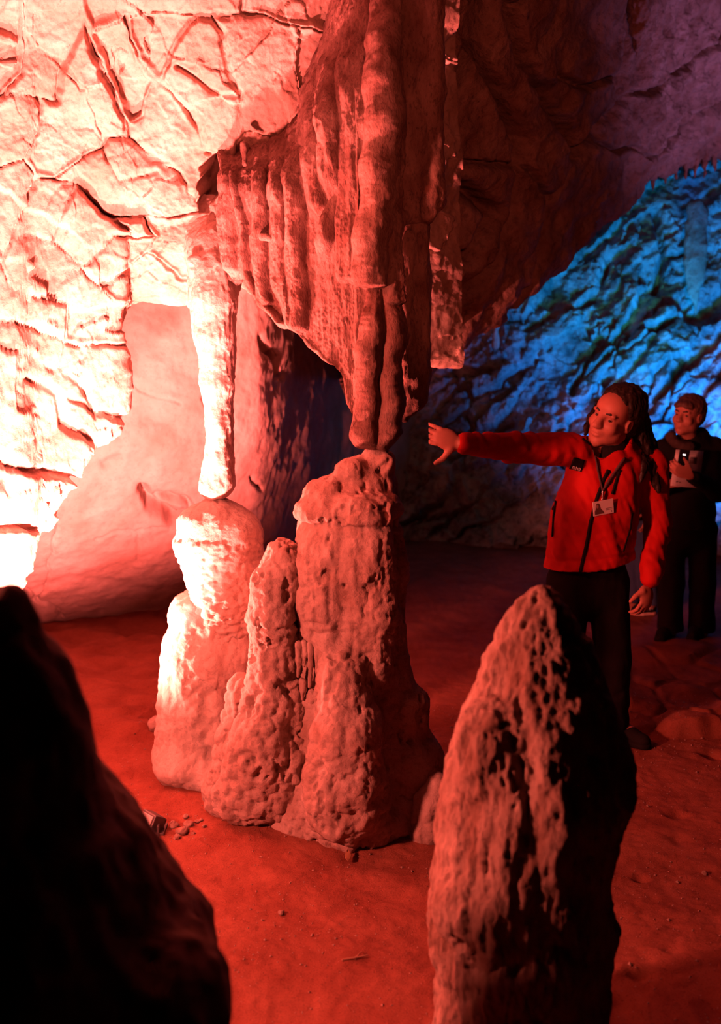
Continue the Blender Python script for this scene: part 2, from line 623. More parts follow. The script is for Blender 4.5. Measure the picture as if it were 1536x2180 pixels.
LW_CRACKS = [  # polyline, half width px, depth m
    ([(161, -60), (182, 31), (205, 110), (240, 190), (270, 260), (280, 290), (323, 333), (375, 375), (415, 430), (453, 448), (480, 520)], 6, 0.07),
    ([(205, 60), (262, 30), (365, 26), (448, 34), (552, 36), (604, 52), (692, 68), (800, 90), (990, 130)], 5, 0.06),
    ([(262, 30), (271, 73), (300, 130), (345, 180), (400, 245), (430, 320), (428, 390), (415, 430)], 6, 0.06),
    ([(448, 34), (469, 70), (474, 99), (495, 156), (513, 198), (513, 270), (500, 330), (470, 350), (430, 330)], 3.5, 0.04),
    ([(345, 180), (365, 110), (400, 60), (420, 30)], 2, 0.015),
    ([(375, 140), (420, 170), (470, 200), (510, 200)], 2, 0.012),
    ([(630, 62), (625, 135), (640, 220), (600, 300), (513, 270)], 3, 0.025),
    ([(515, -60), (520, 31)], 4, 0.04),
    ([(700, 68), (720, 200), (700, 330), (620, 420)], 3, 0.02),
    ([(52, -60), (55, 40), (52, 95), (47, 155), (10, 200), (-60, 240), (-300, 260), (-720, 300)], 5, 0.05),
    ([(30, 195), (83, 208), (120, 210), (130, 150), (182, 31)], 4, 0.035),
    ([(83, 208), (78, 270), (52, 340), (73, 372), (110, 377), (156, 385), (208, 432), (235, 455), (280, 462), (396, 453), (453, 448)], 6, 0.06),
    ([(52, 340), (-80, 380), (-300, 430), (-720, 500)], 4, 0.04),
    ([(110, 377), (165, 345), (229, 323), (235, 300), (280, 290)], 4, 0.035),
    ([(229, 323), (250, 380), (330, 370)], 3, 0.02),
    ([(270, 260), (300, 240), (330, 170)], 3, 0.02),
    ([(73, 372), (50, 458), (21, 520), (5, 560), (20, 610), (68, 630), (146, 646), (190, 650), (262, 640)], 5, 0.05),
    ([(5, 560), (-100, 600), (-300, 660), (-720, 760)], 4, 0.04),
    ([(235, 455), (286, 505), (333, 500), (312, 463)], 4, 0.04),
    ([(286, 505), (240, 500), (198, 552), (172, 568), (193, 594), (215, 610), (234, 640)], 4, 0.035),
    ([(172, 568), (110, 520), (50, 500)], 3, 0.02),
    ([(156, 385), (150, 420), (118, 470), (112, 515)], 3, 0.02),
    ([(333, 500), (312, 536), (385, 594), (420, 600)], 4, 0.03),
    ([(312, 536), (215, 610)], 3, 0.02),
    ([(-60, 670), (11, 686), (66, 699), (114, 710), (140, 725), (176, 736), (228, 732), (258, 735)], 6, 0.05),
    ([(68, 630), (66, 699)], 3, 0.02), ([(146, 646), (140, 725)], 3, 0.03),
    ([(-200, 740), (0, 772), (37, 805), (95, 820), (125, 842), (135, 900), (180, 930)], 6, 0.045),
    ([(44, 747), (81, 769), (125, 790), (140, 725)], 4, 0.03), ([(0, 735), (44, 747), (37, 805)], 3, 0.03),
    ([(140, 790), (180, 830), (190, 880), (250, 880)], 4, 0.03), ([(125, 842), (175, 860), (190, 880)], 3, 0.02),
    ([(-300, 1000), (-60, 960), (60, 1000), (150, 1010)], 4, 0.03), ([(-300, 1180), (-60, 1120), (62, 1120)], 4, 0.03),
    ([(30, 90), (-80, 60), (-400, 40)], 4, 0.03), ([(-250, -400), (-240, 40), (-220, 260), (-260, 430)], 4, 0.04),
    ([(-320, 440), (-300, 660), (-310, 1000), (-300, 1300)], 4, 0.04), ([(110, -700), (120, -60), (161, -60)], 4, 0.03),
    ([(120, -60), (52, -60), (-300, -80), (-720, -100)], 4, 0.03), ([(161, -60), (340, -40), (515, -60), (760, -80), (1000, -60)], 4, 0.04),
    ([(515, -60), (540, -300), (520, -700)], 4, 0.03), ([(800, 90), (790, -80), (800, -600)], 4, 0.03),
]
Xp = proj(V)
wv = np.stack([fbm(V * 5, 4), fbm(V * 5, 4, off=31.0)], 1) * 9 + np.stack([fbm(V * 22, 2, off=5), fbm(V * 22, 2, off=51.0)], 1) * 3
Xw = Xp + wv
groove = np.zeros(len(V))
near = np.full(len(V), 1e9)
for pl, wd, dep in LW_CRACKS:
    d = seg_dist(Xw, pl)
    near = np.minimum(near, d / max(wd, 3))
    brk = np.clip(0.55 + 1.1 * fbm(V * 4.5, 3, off=wd * 3.1 + len(pl)), 0.05, 1.25)
    wj = wd * 0.62 * brk
    groove = np.maximum(groove, dep * 0.6 * brk * np.exp(-(d / np.maximum(wj, 0.7)) ** 2))
cell = label_regions(500, (near.reshape(NR, NC) > 0.75)).ravel()
nb = cell.max() + 1
boff = RNG.normal(0, 0.018, nb)
bt = RNG.normal(0, 1, (nb, 2)) * 0.00022
cen = np.stack([np.bincount(cell, Xp[:, k], nb) / np.maximum(np.bincount(cell, minlength=nb), 1) for k in (0, 1)], 1)
tl = np.clip(((Xp - cen[cell]) * bt[cell]).sum(1), -0.03, 0.03)
fade = sst(0.72, 2.6, near)
disp = (boff[cell] + tl) * fade - groove
# rounding of block shoulders and rough facets
fct = V * 3.6 + np.stack([fbm(V * 3, 3, off=a_) for a_ in (1, 5, 9)], 1) * 0.35
disp += 0.008 * (1 - np.exp(-near / 6.0)) + 0.030 * fbm(V * 2.3, 3) + 0.022 * facets(fct) + 0.006 * facets(V * 9 + 0.3 * fbm(V * 8, 2)[:, None]) + 0.003 * ridged(V * 9 + 3, 3) + 0.0035 * fbm(V * 34, 3)
# the hollow behind the hanging slab
hx, hy = Xp[:, 0] + 9 * fbm(V * 16, 3, off=70), Xp[:, 1] + 16 * fbm(V * 11, 3, off=71)
hol = np.exp(-np.abs((hx - 446) / 27) ** 2.6 - np.abs((hy - 392 + (hx - 446) * 0.7) / 52) ** 2.6)
disp -= 0.34 * sst(0.3, 0.6, hol)
slab = (Xp[:, 0] > 300) & (Xp[:, 0] < 432) & (Xp[:, 1] > 180) & (Xp[:, 1] < 415)
V2 = V + N * disp[:, None]
LWROOT = structure('wall_left')
LWROOT['label'] = 'pale fractured limestone wall overhanging on the left, glowing pink to white'
split_blocks(LWROOT, V2, Q, cell, M['wall'])
WALL_V, WALL_Q = V2, Q
WALL_BVH = BVHTree.FromPolygons(V2[::1].tolist(), Q.tolist())

# --- smooth rock face under the overhang
AX = [-700, -250, 0, 150, 300, 430, 520, 575, 640, 720, 820, 1000]
AY = {380: [5.2, 5.4, 5.6, 5.7, 5.8, 5.95, 6.05, 6.25, 7.0, 8.2, 9.6, 11.2],
      650: [5.0, 5.3, 5.55, 5.7, 5.8, 5.95, 6.05, 6.25, 7.0, 8.2, 9.6, 11.2],
      850: [4.9, 5.25, 5.5, 5.7, 5.85, 6.0, 6.12, 6.35, 7.1, 8.3, 9.6, 11.2],
      1000: [4.9, 5.2, 5.5, 5.75, 5.95, 6.15, 6.3, 6.6, 7.3, 8.4, 9.6, 11.2],
      1150: [5.0, 5.4, 5.75, 6.0, 6.3, 6.55, 6.75, 7.0, 7.7, 8.7, 9.8, 11.2],
      1250: [5.3, 5.7, 6.15, 6.45, 6.8, 7.1, 7.3, 7.6, 8.1, 8.9, 9.9, 11.2],
      1325: [5.9, 6.3, 6.65, 6.9, 7.2, 7.5, 7.7, 7.9, 8.4, 9.1, 10.0, 11.2]}
rows = [[P(x, y, Y) for x, Y in zip(AX, AY[y])] for y in AY]
rows.append([np.array([p[0], p[1] + 0.35, -0.25]) for p in rows[-1]])
NR2, NC2 = 330, 460
V = patch(rows, NR2, NC2).reshape(-1, 3)
Q = grid_quads(NR2, NC2)
Q, N = toward_cam(V, Q)
Xp = proj(V)
Xw = Xp + np.stack([fbm(V * 4, 4), fbm(V * 4, 4, off=31.0)], 1) * 12
disp = 0.03 * fbm(V * 1.6, 2) + 0.012 * fbm(V * 7, 4) + 0.008 * fbm(V * np.array([2, 2, 5.0]), 3, off=4)
for pl, wd, dep in [([(310, 1050), (335, 1085), (375, 1110), (400, 1112)], 12, 0.14), ([(345, 1058), (400, 1085)], 10, 0.10),
                    ([(130, 1110), (115, 1190), (100, 1240), (85, 1280)], 2.5, 0.02), ([(290, 820), (340, 845), (380, 865)], 2.5, 0.02),
                    ([(200, 1150), (300, 1125), (400, 1130)], 3, 0.015), ([(300, 1200), (290, 1130)], 2.5, 0.012), ([(225, 985), (255, 975)], 12, 0.03),
                    ([(430, 850), (470, 930), (440, 1040)], 5, 0.03), ([(560, 720), (590, 760), (600, 800)], 8, 0.06),
                    ([(240, 700), (246, 780), (258, 900)], 5, 0.05), ([(30, 1190), (60, 1260), (140, 1310)], 4, 0.03), ([(540, 1020), (550, 1040)], 4, 0.04)]:
    d = seg_dist(Xw, pl)
    disp -= dep * np.exp(-(d / wd) ** 2)
o = obj('wall_middle', mesh_from('wall_middle', V + N * disp[:, None], Q), M['alcove'])
o['kind'] = 'structure'
o['label'] = 'smooth pink rock face bulging under the overhang behind the stalagmites'

# --- far wall lit blue: slanting beds of rock
BX = [560, 760, 900, 1050, 1200, 1350, 1536, 1800, 2300]
BY = {-100: [10.8, 10.8, 10.8, 10.8, 10.7, 10.6, 10.4, 10, 9.2],
      250: [10.8, 10.8, 10.8, 10.8, 10.7, 10.6, 10.4, 10, 9.2],
      450: [10.7, 10.7, 10.7, 10.7, 10.6, 10.4, 10.2, 9.7, 8.8],
      620: [10.6, 10.6, 10.6, 10.5, 10.3, 10.1, 9.9, 9.3, 8.4],
      780: [10.4, 10.4, 10.4, 10.2, 10.0, 9.8, 9.5, 8.9, 8.0],
      930: [10.2, 10.2, 10.1, 9.9, 9.7, 9.5, 9.2, 8.7, 7.8],
      1060: [10.1, 10.0, 9.9, 9.7, 9.5, 9.3, 9.0, 8.5, 7.6],
      1150: [10.2, 10.0, 9.8, 9.6, 9.5, 9.3, 9.1, 8.6, 7.7]}
rows = [[P(x, y, Y) for x, Y in zip(BX, BY[y])] for y in BY]
rows.append([np.array([p[0], p[1] + 0.1, -0.25]) for p in rows[-1]])
NR3, NC3 = 560, 640
V = patch(rows, NR3, NC3).reshape(-1, 3)
Q = grid_quads(NR3, NC3)
Q, N = toward_cam(V, Q)
Xp = proj(V)
# seeds of slanting blocks: long axis climbs to the right
ang = math.radians(42)
ca, sa = math.cos(ang), math.sin(ang)
Xr = np.stack([(Xp[:, 0] * ca - Xp[:, 1] * sa) / 3.0, Xp[:, 0] * sa + Xp[:, 1] * ca], 1)
Xr = Xr + np.stack([fbm(V * 1.6, 4), fbm(V * 1.6, 4, off=12)], 1) * np.array([14, 22]) + np.stack([fbm(V * 7, 3), fbm(V * 7, 3, off=3)], 1) * 8
lo, hi = Xr.min(0), Xr.max(0)
seeds = []
st = 52
for a in np.arange(lo[0], hi[0] + st, st):
    for b in np.arange(lo[1], hi[1] + st, st):
        seeds.append((a + RNG.uniform(-24, 24), b + RNG.uniform(-24, 24)))
seeds = np.array(seeds)
b1 = np.full(len(V), 1e9)
b2 = b1.copy()
i1 = np.zeros(len(V), int)
for i, s_ in enumerate(seeds):
    d = np.hypot(Xr[:, 0] - s_[0], Xr[:, 1] - s_[1])
    m = d < b1
    b2 = np.where(m, b1, np.minimum(b2, d))
    i1 = np.where(m, i, i1)
    b1 = np.minimum(b1, d)
e = b2 - b1
bo = RNG.normal(0, 0.045, len(seeds))
tilt = RNG.normal(0, 1, (len(seeds), 2)) * 0.0010 + np.array([0, 0.0016])
disp = bo[i1] + np.clip(((Xr - seeds[i1]) * tilt[i1]).sum(1), -0.15, 0.15)
disp = disp * sst(0, 8, e) - 0.17 * np.exp(-(e / 4.5) ** 2) * np.clip(0.25 + 1.3 * fbm(V * 1.3, 3), 0, 1.3)
Xb = Xp + np.stack([fbm(V * 2.2, 4), fbm(V * 2.2, 4, off=77)], 1) * 16
for pl, wd in [([(1217, 834), (1245, 790), (1279, 747), (1330, 712)], 6), ([(1270, 850), (1298, 824), (1365, 767), (1423, 709), (1466, 647)], 9), ([(1375, 862), (1437, 815), (1495, 752), (1540, 715)], 9),
               ([(1180, 930), (1225, 870), (1300, 800)], 6), ([(1420, 930), (1470, 870), (1536, 800), (1600, 740)], 9), ([(1000, 900), (1060, 850), (1110, 800), (1150, 770)], 6), ([(1120, 700), (1180, 690), (1250, 640), (1290, 560)], 6),
               ([(1365, 705), (1400, 715), (1440, 690)], 6), ([(930, 800), (1000, 780), (1060, 790)], 8), ([(1390, 460), (1410, 540), (1400, 620)], 7), ([(950, 990), (1040, 930), (1100, 900)], 6), ([(1230, 1000), (1150, 960)], 6)]:
    d = seg_dist(Xb, pl)
    disp -= 0.26 * np.exp(-(d / wd) ** 2) * np.clip(0.75 + fbm(V * 2.5, 2, off=wd), 0.1, 1.2)
disp += 0.10 * fbm(V * 1.1, 3) + 0.045 * facets(V * 3.2 + 0.3 * fbm(V * 3, 2)[:, None]) + 0.030 * ridged(V * 4.5, 4) * 0.6 + 0.022 * fbm(V * 11, 4)
# calmer, rounder rock low down on the left, thin runnels high up
V2 = V + N * disp[:, None]
cellb = np.unique(i1, return_inverse=True)[1]
BR = structure('wall_back')
BR['label'] = 'far cave wall of slanting rock beds under blue light'
split_blocks(BR, V2, Q, cellb, M['back'])
BACK_BVH = BVHTree.FromPolygons(V2.tolist(), Q.tolist())

# --- roof on the right, dark, its lower edge cutting down to the left
CX = [740, 880, 1000, 1100, 1200, 1300, 1400, 1536, 1800, 2300]
CE = [(740, 860, 5.9), (880, 812, 6.0), (1000, 728, 6.15), (1100, 655, 6.35), (1200, 558, 6.6), (1300, 452, 7.0), (1400, 376, 7.6), (1536, 330, 8.3), (1800, 260, 8.8), (2300, 200, 9)]
C0 = {-1500: [3.0, 3.0, 3.0, 3.1, 3.2, 3.4, 3.6, 3.9, 4.2, 4.6], -600: [4.3, 4.3, 4.35, 4.4, 4.6, 4.9, 5.3, 5.8, 6.2, 6.6],
      0: [5.1, 5.1, 5.2, 5.3, 5.55, 6.0, 6.6, 7.2, 7.8, 8.2]}
rows = [[P(x, y, Y) for x, Y in zip(CX, C0[y])] for y in C0]
for fr in (0.3, 0.6, 0.85):
    rows.append([P(x, fr * e[1], Y * (1 - fr) + e[2] * fr - 0.10 * math.sin(fr * 3.14)) for x, Y, e in zip(CX, C0[0], CE)])
rows.append([P(*e) for e in CE])
edge = np.array([(e[0], e[1]) for e in CE], float)
tan = np.gradient(edge, axis=0)
nin = np.stack([tan[:, 1], -tan[:, 0]], 1)
nin /= np.linalg.norm(nin, axis=1)[:, None]
for dpx, dY in ((12, 0.15), (45, 0.8), (60, 2.6)):
    rows.append([P(e[0] + n[0] * dpx, e[1] + n[1] * dpx, e[2] + dY) for e, n in zip(CE, nin)])
NR4, NC4 = 520, 520
V = patch(rows, NR4, NC4).reshape(-1, 3)
Q = grid_quads(NR4, NC4)
Q, N = toward_cam(V, Q)
Xp = proj(V)
Xw = Xp + np.stack([fbm(V * 3, 4), fbm(V * 3, 4, off=31.0)], 1) * 12
CC = [([(930, 165), (960, 210), (1010, 90), (1030, 20), (1010, -80), (900, -300), (880, -800)], 9, 0.16), ([(1010, 90), (1040, 150), (1075, 190), (1090, 240), (1115, 310), (1110, 350)], 11, 0.18),
      ([(1110, 350), (1040, 345), (960, 340), (860, 330)], 5, 0.07), ([(1095, 20), (1130, 110), (1160, 180), (1200, 250), (1230, 330)], 14, 0.16),
      ([(1230, 330), (1180, 420), (1110, 350)], 5, 0.05), ([(1380, -60), (1340, 60), (1335, 160), (1330, 220), (1270, 300), (1230, 330)], 12, 0.16),
      ([(1330, 220), (1440, 150), (1560, 60), (1800, 0), (2300, -60)], 6, 0.07), ([(1270, 300), (1380, 330), (1500, 240), (1600, 200)], 6, 0.07), ([(945, 390), (1000, 400), (1050, 450), (990, 540), (930, 560), (860, 560)], 14, 0.20),
      ([(1110, 350), (1095, 460), (1040, 560), (970, 640), (900, 640), (860, 660)], 6, 0.06), ([(1180, 420), (1150, 560), (1100, 640), (1090, 660)], 6, 0.05), ([(1095, 20), (1080, -300), (1090, -900)], 6, 0.08),
      ([(1095, 20), (1200, -40), (1380, -60), (1500, -200), (1700, -300)], 6, 0.08), ([(1210, 170), (1260, 190), (1330, 160)], 9, 0.10), ([(1010, -80), (1090, -60)], 6, 0.06), ([(1380, -60), (1360, -400)], 6, 0.06)]
groove = np.zeros(len(V))
near = np.full(len(V), 1e9)
for pl, wd, dep in CC:
    d = seg_dist(Xw, pl)
    near = np.minimum(near, d / max(wd, 5))
    groove = np.maximum(groove, dep * np.exp(-(d / wd) ** 2))
cell = label_regions(300, (near.reshape(NR4, NC4) > 0.7)).ravel()
boff = RNG.normal(0, 0.03, cell.max() + 1)
disp = boff[cell] * sst(0.72, 2.6, near) - groove + 0.07 * fbm(V * 1.4, 4) + 0.022 * fbm(V * 6, 4)
far = sst(1200, 1400, Xp[:, 0])
disp += far * (0.05 * ridged(np.stack([V[:, 0] * 4 + V[:, 2] * 3, V[:, 1] * 4, V[:, 2] * 2 - V[:, 0] * 2], 1), 4)) * 0.8
CR_ = structure('ceiling')
CR_['label'] = 'dark sloping cave roof of jointed rock above the guide'
V2 = V + N * disp[:, None]
split_blocks(CR_, V2, Q, cell, M['roof'])
ROOF_BVH = BVHTree.FromPolygons(V2.tolist(), Q.tolist())

# --- floor: trodden earth with dents, a low broken ledge on the right
FX = np.concatenate([np.linspace(-4.5, -1.2, 60), np.linspace(-1.18, 2.6, 330), np.linspace(2.65, 6, 60)])
FY = np.concatenate([np.linspace(0.2, 2.7, 40), np.linspace(2.71, 5.6, 330), np.linspace(5.62, 11.5, 150)])
gx, gy = np.meshgrid(FX, FY)
fp = np.stack([gx.ravel(), gy.ravel(), 0 * gx.ravel()], 1)


def floor_z(fp):
    p = np.array(fp, float)
    p[:, 2] = 0
    z = 0.022 * fbm(p * 1.3, 3) + 0.006 * fbm(p * 8, 3) + 0.0035 * fbm(p * 30, 3)
    # ledge of broken ground behind the right-hand stalagmite
    reg = sst(1.25, 1.45, p[:, 0]) * sst(4.75, 4.95, p[:, 1] - 0.15 * fbm(p * 4, 2)) * (1 - sst(6.0, 6.6, p[:, 1]))
    d1, d2 = worley(np.stack([p[:, 0] * 3.2, p[:, 1] * 2.2, p[:, 0] * 0 + 3.3], 1))
    z += reg * (0.05 + 0.05 * sst(0.02, 0.16, d2 - d1) * (0.4 + fbm(p * 2.2, 2, off=9)))
    reg2 = sst(1.85, 2.0, p[:, 0]) * sst(4.3, 4.5, p[:, 1]) * (1 - sst(4.9, 5.2, p[:, 1]))
    z += reg2 * 0.06
    # rough clods left of the stalagmites
    reg3 = (1 - sst(-1.0, -0.6, p[:, 0])) * sst(4.5, 5.0, p[:, 1])
    z += reg3 * 0.03 * ridged(p * 3.5, 3)
    for (a, b, rx, ry, dep) in DENTS:
        d = np.hypot((p[:, 0] - a) / rx, (p[:, 1] - b) / ry)
        d = d + 0.35 * fbm(p * 14, 2, off=a)
        z += -0.8 * dep * np.exp(-d ** 2 * 1.6) + dep * 0.15 * np.exp(-((d - 1.35) / 0.5) ** 2)
    return z


DENTS = []
for px, py, rx, ry, dep in [(1440, 1732, .055, .03, .022), (1365, 1862, .03, .03, .022), (1365, 2082, .045, .035, .025), (1320, 2150, .05, .04, .02), (1450, 1785, .06, .05, .012),
                            (1430, 2020, .05, .05, .010), (1500, 1850, .06, .05, .010), (890, 1990, .05, .04, .006), (390, 1775, .05, .025, .028), (560, 2060, .06, .05, .006), (1520, 1610, .06, .05, .05), (1225, 1420, .1, .08, .02)]:
    q = floor_at(px, py)
    DENTS.append((q[0], q[1], rx, ry, dep))
fp[:, 2] = floor_z(fp)
Qf = grid_quads(len(FY), len(FX))
o = obj('floor', mesh_from('floor', fp, Qf[:, ::-1]), M['floor'])
o['kind'] = 'structure'
o['label'] = 'trodden red earth floor with footprints and grit'


def fz(x, y):
    return float(floor_z(np.array([[x, y, 0.0]]))[0])


# ------------------------------------------------------------------ speleothems
def popcorn(p, sc, amp):
    d1, d2 = worley(p * sc)
    return amp * np.sqrt(np.clip(1 - (d1 / 0.75) ** 2, 0, 1))


def finish(name, f, fn, mat, parent=None, sm=1):
    V, Q = f.mesh(sm)
    N = vnormals(V, Q)
    V = V + N * fn(V)[:, None]
    return obj(name, mesh_from(name, V, Q), mat, parent)


# --- the big knobbly stalagmite
BIG = empty('stalagmite', 'massive knobbly red-lit stalagmite in the middle, its top just touching the drapery tip', 'stalagmite')
pts = [(800, 985, 4.05, 34), (776, 1050, 4.05, 70), (744, 1110, 4.05, 108), (745, 1210, 4.05, 120), (742, 1330, 4.05, 114), (746, 1450, 4.05, 122), (752, 1560, 4.05, 138), (752, 1690, 4.06, 176)]
f = field_for(pts, 0.0062)
f.lo[2] = min(f.lo[2], -0.06)
chain(f, pts, 0.03)
f.ell(P(748, 1000, 4.0), np.array([38, 44, 26]) * mpp(760, 980, 4.05), k=0.03)            # shoulder of the summit
f.ell(P(820, 985, 4.02), np.array([18, 30, 22]) * mpp(820, 985, 4.05), k=0.02)           # small horn beside the drip tip
f.ell(P(694, 1056, 4.0), np.array([50, 60, 40]) * mpp(700, 1030, 4.05), k=0.04)
f.ell(P(772, 1078, 3.97), np.array([86, 88, 42]) * mpp(772, 1078, 4.05), k=0.012)        # cap with an undercut rim
f.ell(P(700, 1085, 3.98), np.array([74, 70, 40]) * mpp(700, 1085, 4.05), k=0.012)
chain(f, [(690, 1170, 3.92, 44), (684, 1290, 3.91, 48), (715, 1400, 3.90, 44)], 0.05)       # drips swelling down the front
chain(f, [(702, 1175, 3.835, 9), (712, 1240, 3.825, 10), (716, 1330, 3.83, 9)], 0.02)
chain(f, [(690, 1190, 3.83, 8), (686, 1250, 3.82, 9), (692, 1320, 3.825, 9)], 0.02)
chain(f, [(640, 1260, 4.02, 44), (632, 1420, 4.02, 36), (640, 1560, 3.98, 66), (640, 1690, 3.95, 90)], 0.05)
chain(f, [(795, 1130, 3.90, 46), (795, 1300, 3.90, 48), (785, 1420, 3.89, 52)], 0.06)
chain(f, [(835, 1140, 3.95, 26), (845, 1350, 3.97, 24), (850, 1470, 3.97, 30)], 0.025)
chain(f, [(730, 1430, 3.80, 46), (740, 1560, 3.74, 70), (740, 1690, 3.74, 92)], 0.05)
f.ell(P(656, 1425, 3.84), np.array([30, 34, 62]) * mpp(656, 1425, 3.84), k=0.02, sub=True)
f.ell(P(865, 1520, 3.98), np.array([48, 60, 66]) * mpp(865, 1520, 4.0), k=0.02)
f.ell(P(880, 1640, 3.95), np.array([58, 70, 95]) * mpp(880, 1640, 4.0), k=0.04)
chain(f, [(845, 1490, 4.12, 40), (880, 1600, 4.12, 50)], 0.04)
for a, b, rr in [(610, 1720, 30), (650, 1750, 36), (700, 1765, 40), (755, 1775, 40), (800, 1770, 38), (845, 1750, 36), (880, 1725, 36), (620, 1690, 40), (720, 1735, 40)]:
    q = floor_at(a, b + 25)
    f.ell((q[0], q[1] + 0.05, 0.03 + rr * 0.0008), rr * 0.0021, k=0.03)


def big_disp(p):
    lowm = sst(0.75, 0.15, p[:, 2]) * sst(-0.5, 0.2, fbm(p * 3.0, 2, off=2))
    midm = sst(-0.1, 0.35, fbm(p * 3.2, 2, off=8)) * sst(1.35, 1.1, p[:, 2])
    fl = fbm(p * np.array([17, 17, 3.2]), 3)
    rim = P(770, 1122, 3.85)[2] + 0.012 * fbm(p * 9, 2)
    cut = -0.010 * np.exp(-((p[:, 2] - rim) / 0.012) ** 2) + 0.006 * np.exp(-((p[:, 2] - rim - 0.03) / 0.02) ** 2)
    for ww, am in ((1240, .4), (1345, .6), (1470, .6)):
        rr = P(760, ww, 3.85)[2] + 0.03 * fbm(p * 6, 2, off=ww)
        cut = cut - am * 0.014 * np.exp(-((p[:, 2] - rr) / 0.012) ** 2) * sst(0, 0.4, fbm(p * 5, 2, off=ww * 2))
    holes = -0.014 * sst(0.46, 0.66, fbm(p * np.array([14, 14, 9]), 3, off=40))
    return (cut + holes + 0.012 * fbm(p * 4.5, 3) + 0.0075 * fl * sst(0.3, 0.6, p[:, 2]) + popcorn(p, 17, 0.020) * lowm + popcorn(p, 32, 0.0085) * np.maximum(midm, lowm)
            + 0.004 * fbm(p * 30, 3))


finish('trunk', f, big_disp, M['stal'], BIG)
# side lobe
pts = [(604, 1182, 3.97, 36), (588, 1240, 3.95, 50), (582, 1318, 3.93, 52), (590, 1385, 3.96, 50), (582, 1500, 3.93, 58), (560, 1610, 3.90, 72), (540, 1680, 3.90, 66)]
f = field_for(pts, 0.0062)
chain(f, pts, 0.02)
f.ell(P(575, 1318, 3.92), np.array([50, 50, 30]) * mpp(575, 1318, 3.95), k=0.012)
f.ell(P(578, 1345, 3.92), np.array([44, 46, 26]) * mpp(575, 1345, 3.95), k=0.008)
f.ell(P(500, 1700, 3.88), np.array([38, 45, 40]) * mpp(500, 1700, 3.9), k=0.03)
f.ell(P(560, 1590, 3.82), np.array([42, 30, 60]) * mpp(560, 1590, 3.9), k=0.03)
chain(f, [(520, 1470, 4.02, 26), (505, 1600, 4.0, 40), (490, 1690, 3.98, 46)], 0.03)
chain(f, [(632, 1520, 3.92, 20), (610, 1620, 3.88, 44), (600, 1700, 3.86, 40)], 0.03)


def lobe_disp(p):
    lowm = sst(0.78, 0.55, p[:, 2])
    rim = P(575, 1336, 3.85)[2] + 0.01 * fbm(p * 9, 2)
    return -0.010 * np.exp(-((p[:, 2] - rim) / 0.010) ** 2) - 0.018 * sst(0.4, 0.6, fbm(p * np.array([15, 15, 9]), 3, off=44)) + 0.012 * fbm(p * 5, 3) + popcorn(p, 21, 0.019) * lowm + popcorn(p, 40, 0.006) + 0.003 * fbm(p * 34, 3) + 0.005 * fbm(p * np.array([22, 22, 5]), 2)


finish('side_lobe', f, lobe_disp, M['stal'], BIG)


def drip(name, pts, mat, parent, h=0.004, amp=0.003, k=0.012):
    f = field_for(pts, h, 0.03)
    chain(f, pts, k)
    return finish(name, f, lambda p: amp * fbm(p * 25, 3) + amp * fbm(p * np.array([40, 40, 8]), 2), mat, parent)


for x, y0, y1, r in [(636, 1372, 1440, 6), (649, 1368, 1418, 5), (661, 1370, 1462, 6), (678, 1364, 1492, 8), (645, 1450, 1488, 6), (664, 1474, 1504, 6)]:
    drip('drip_finger', [(x, y0, 3.86, r + 2), (x + 1, (y0 + y1) / 2, 3.855, r), (x - 1, y1, 3.86, r * 0.55)], M['stal'], BIG)
for i, x in enumerate(range(700, 850, 13)):
    y0 = 1108 + 4 * math.sin(i * 2.1)
    drip('rim_tooth', [(x, y0, 3.845 + 0.0012 * abs(x - 765), 7), (x, y0 + 20 + 9 * ((i * 7) % 3), 3.85 + 0.0012 * abs(x - 765), 3)], M['stal'], BIG, amp=0.002)
for i, x in enumerate(range(552, 606, 11)):
    drip('rim_tooth', [(x, 1326, 3.85, 7), (x, 1346 + 4 * (i % 3), 3.855, 3)], M['stal'], BIG, amp=0.002)

# --- the pale two-tier stalagmite
PALE = empty('stalagmite', 'white-glowing two-tier stalagmite left of the big knobbly one, below the slender stalactite', 'stalagmite')
pts = [(448, 1325, 4.45, 78), (440, 1400, 4.44, 92), (434, 1500, 4.43, 92), (428, 1610, 4.42, 94)]
f = field_for(pts, 0.0065)
chain(f, pts, 0.03)
f.ell(P(415, 1305, 4.42), np.array([54, 60, 42]) * mpp(415, 1305, 4.4), k=0.03)
f.ell(P(480, 1320, 4.42), np.array([56, 60, 52]) * mpp(480, 1320, 4.4), k=0.03)
chain(f, [(500, 1340, 4.40, 40), (500, 1480, 4.38, 42), (490, 1600, 4.34, 42)], 0.03)
chain(f, [(455, 1490, 4.28, 26), (460, 1575, 4.24, 18), (466, 1612, 4.23, 8)], 0.02)      # hanging flap
f.ell(P(400, 1620, 4.35), np.array([72, 85, 42]) * mpp(400, 1620, 4.4), k=0.05)
f.ell(P(450, 1645, 4.28), np.array([44, 60, 34]) * mpp(440, 1650, 4.3), k=0.04)


def pale_disp(p):
    m = sst(-0.2, 0.3, fbm(p * 4, 2, off=3))
    return 0.012 * fbm(p * 5, 3) + popcorn(p, 20, 0.010) * m + 0.006 * fbm(p * np.array([16, 16, 5]), 3) + 0.004 * fbm(p * 30, 3)


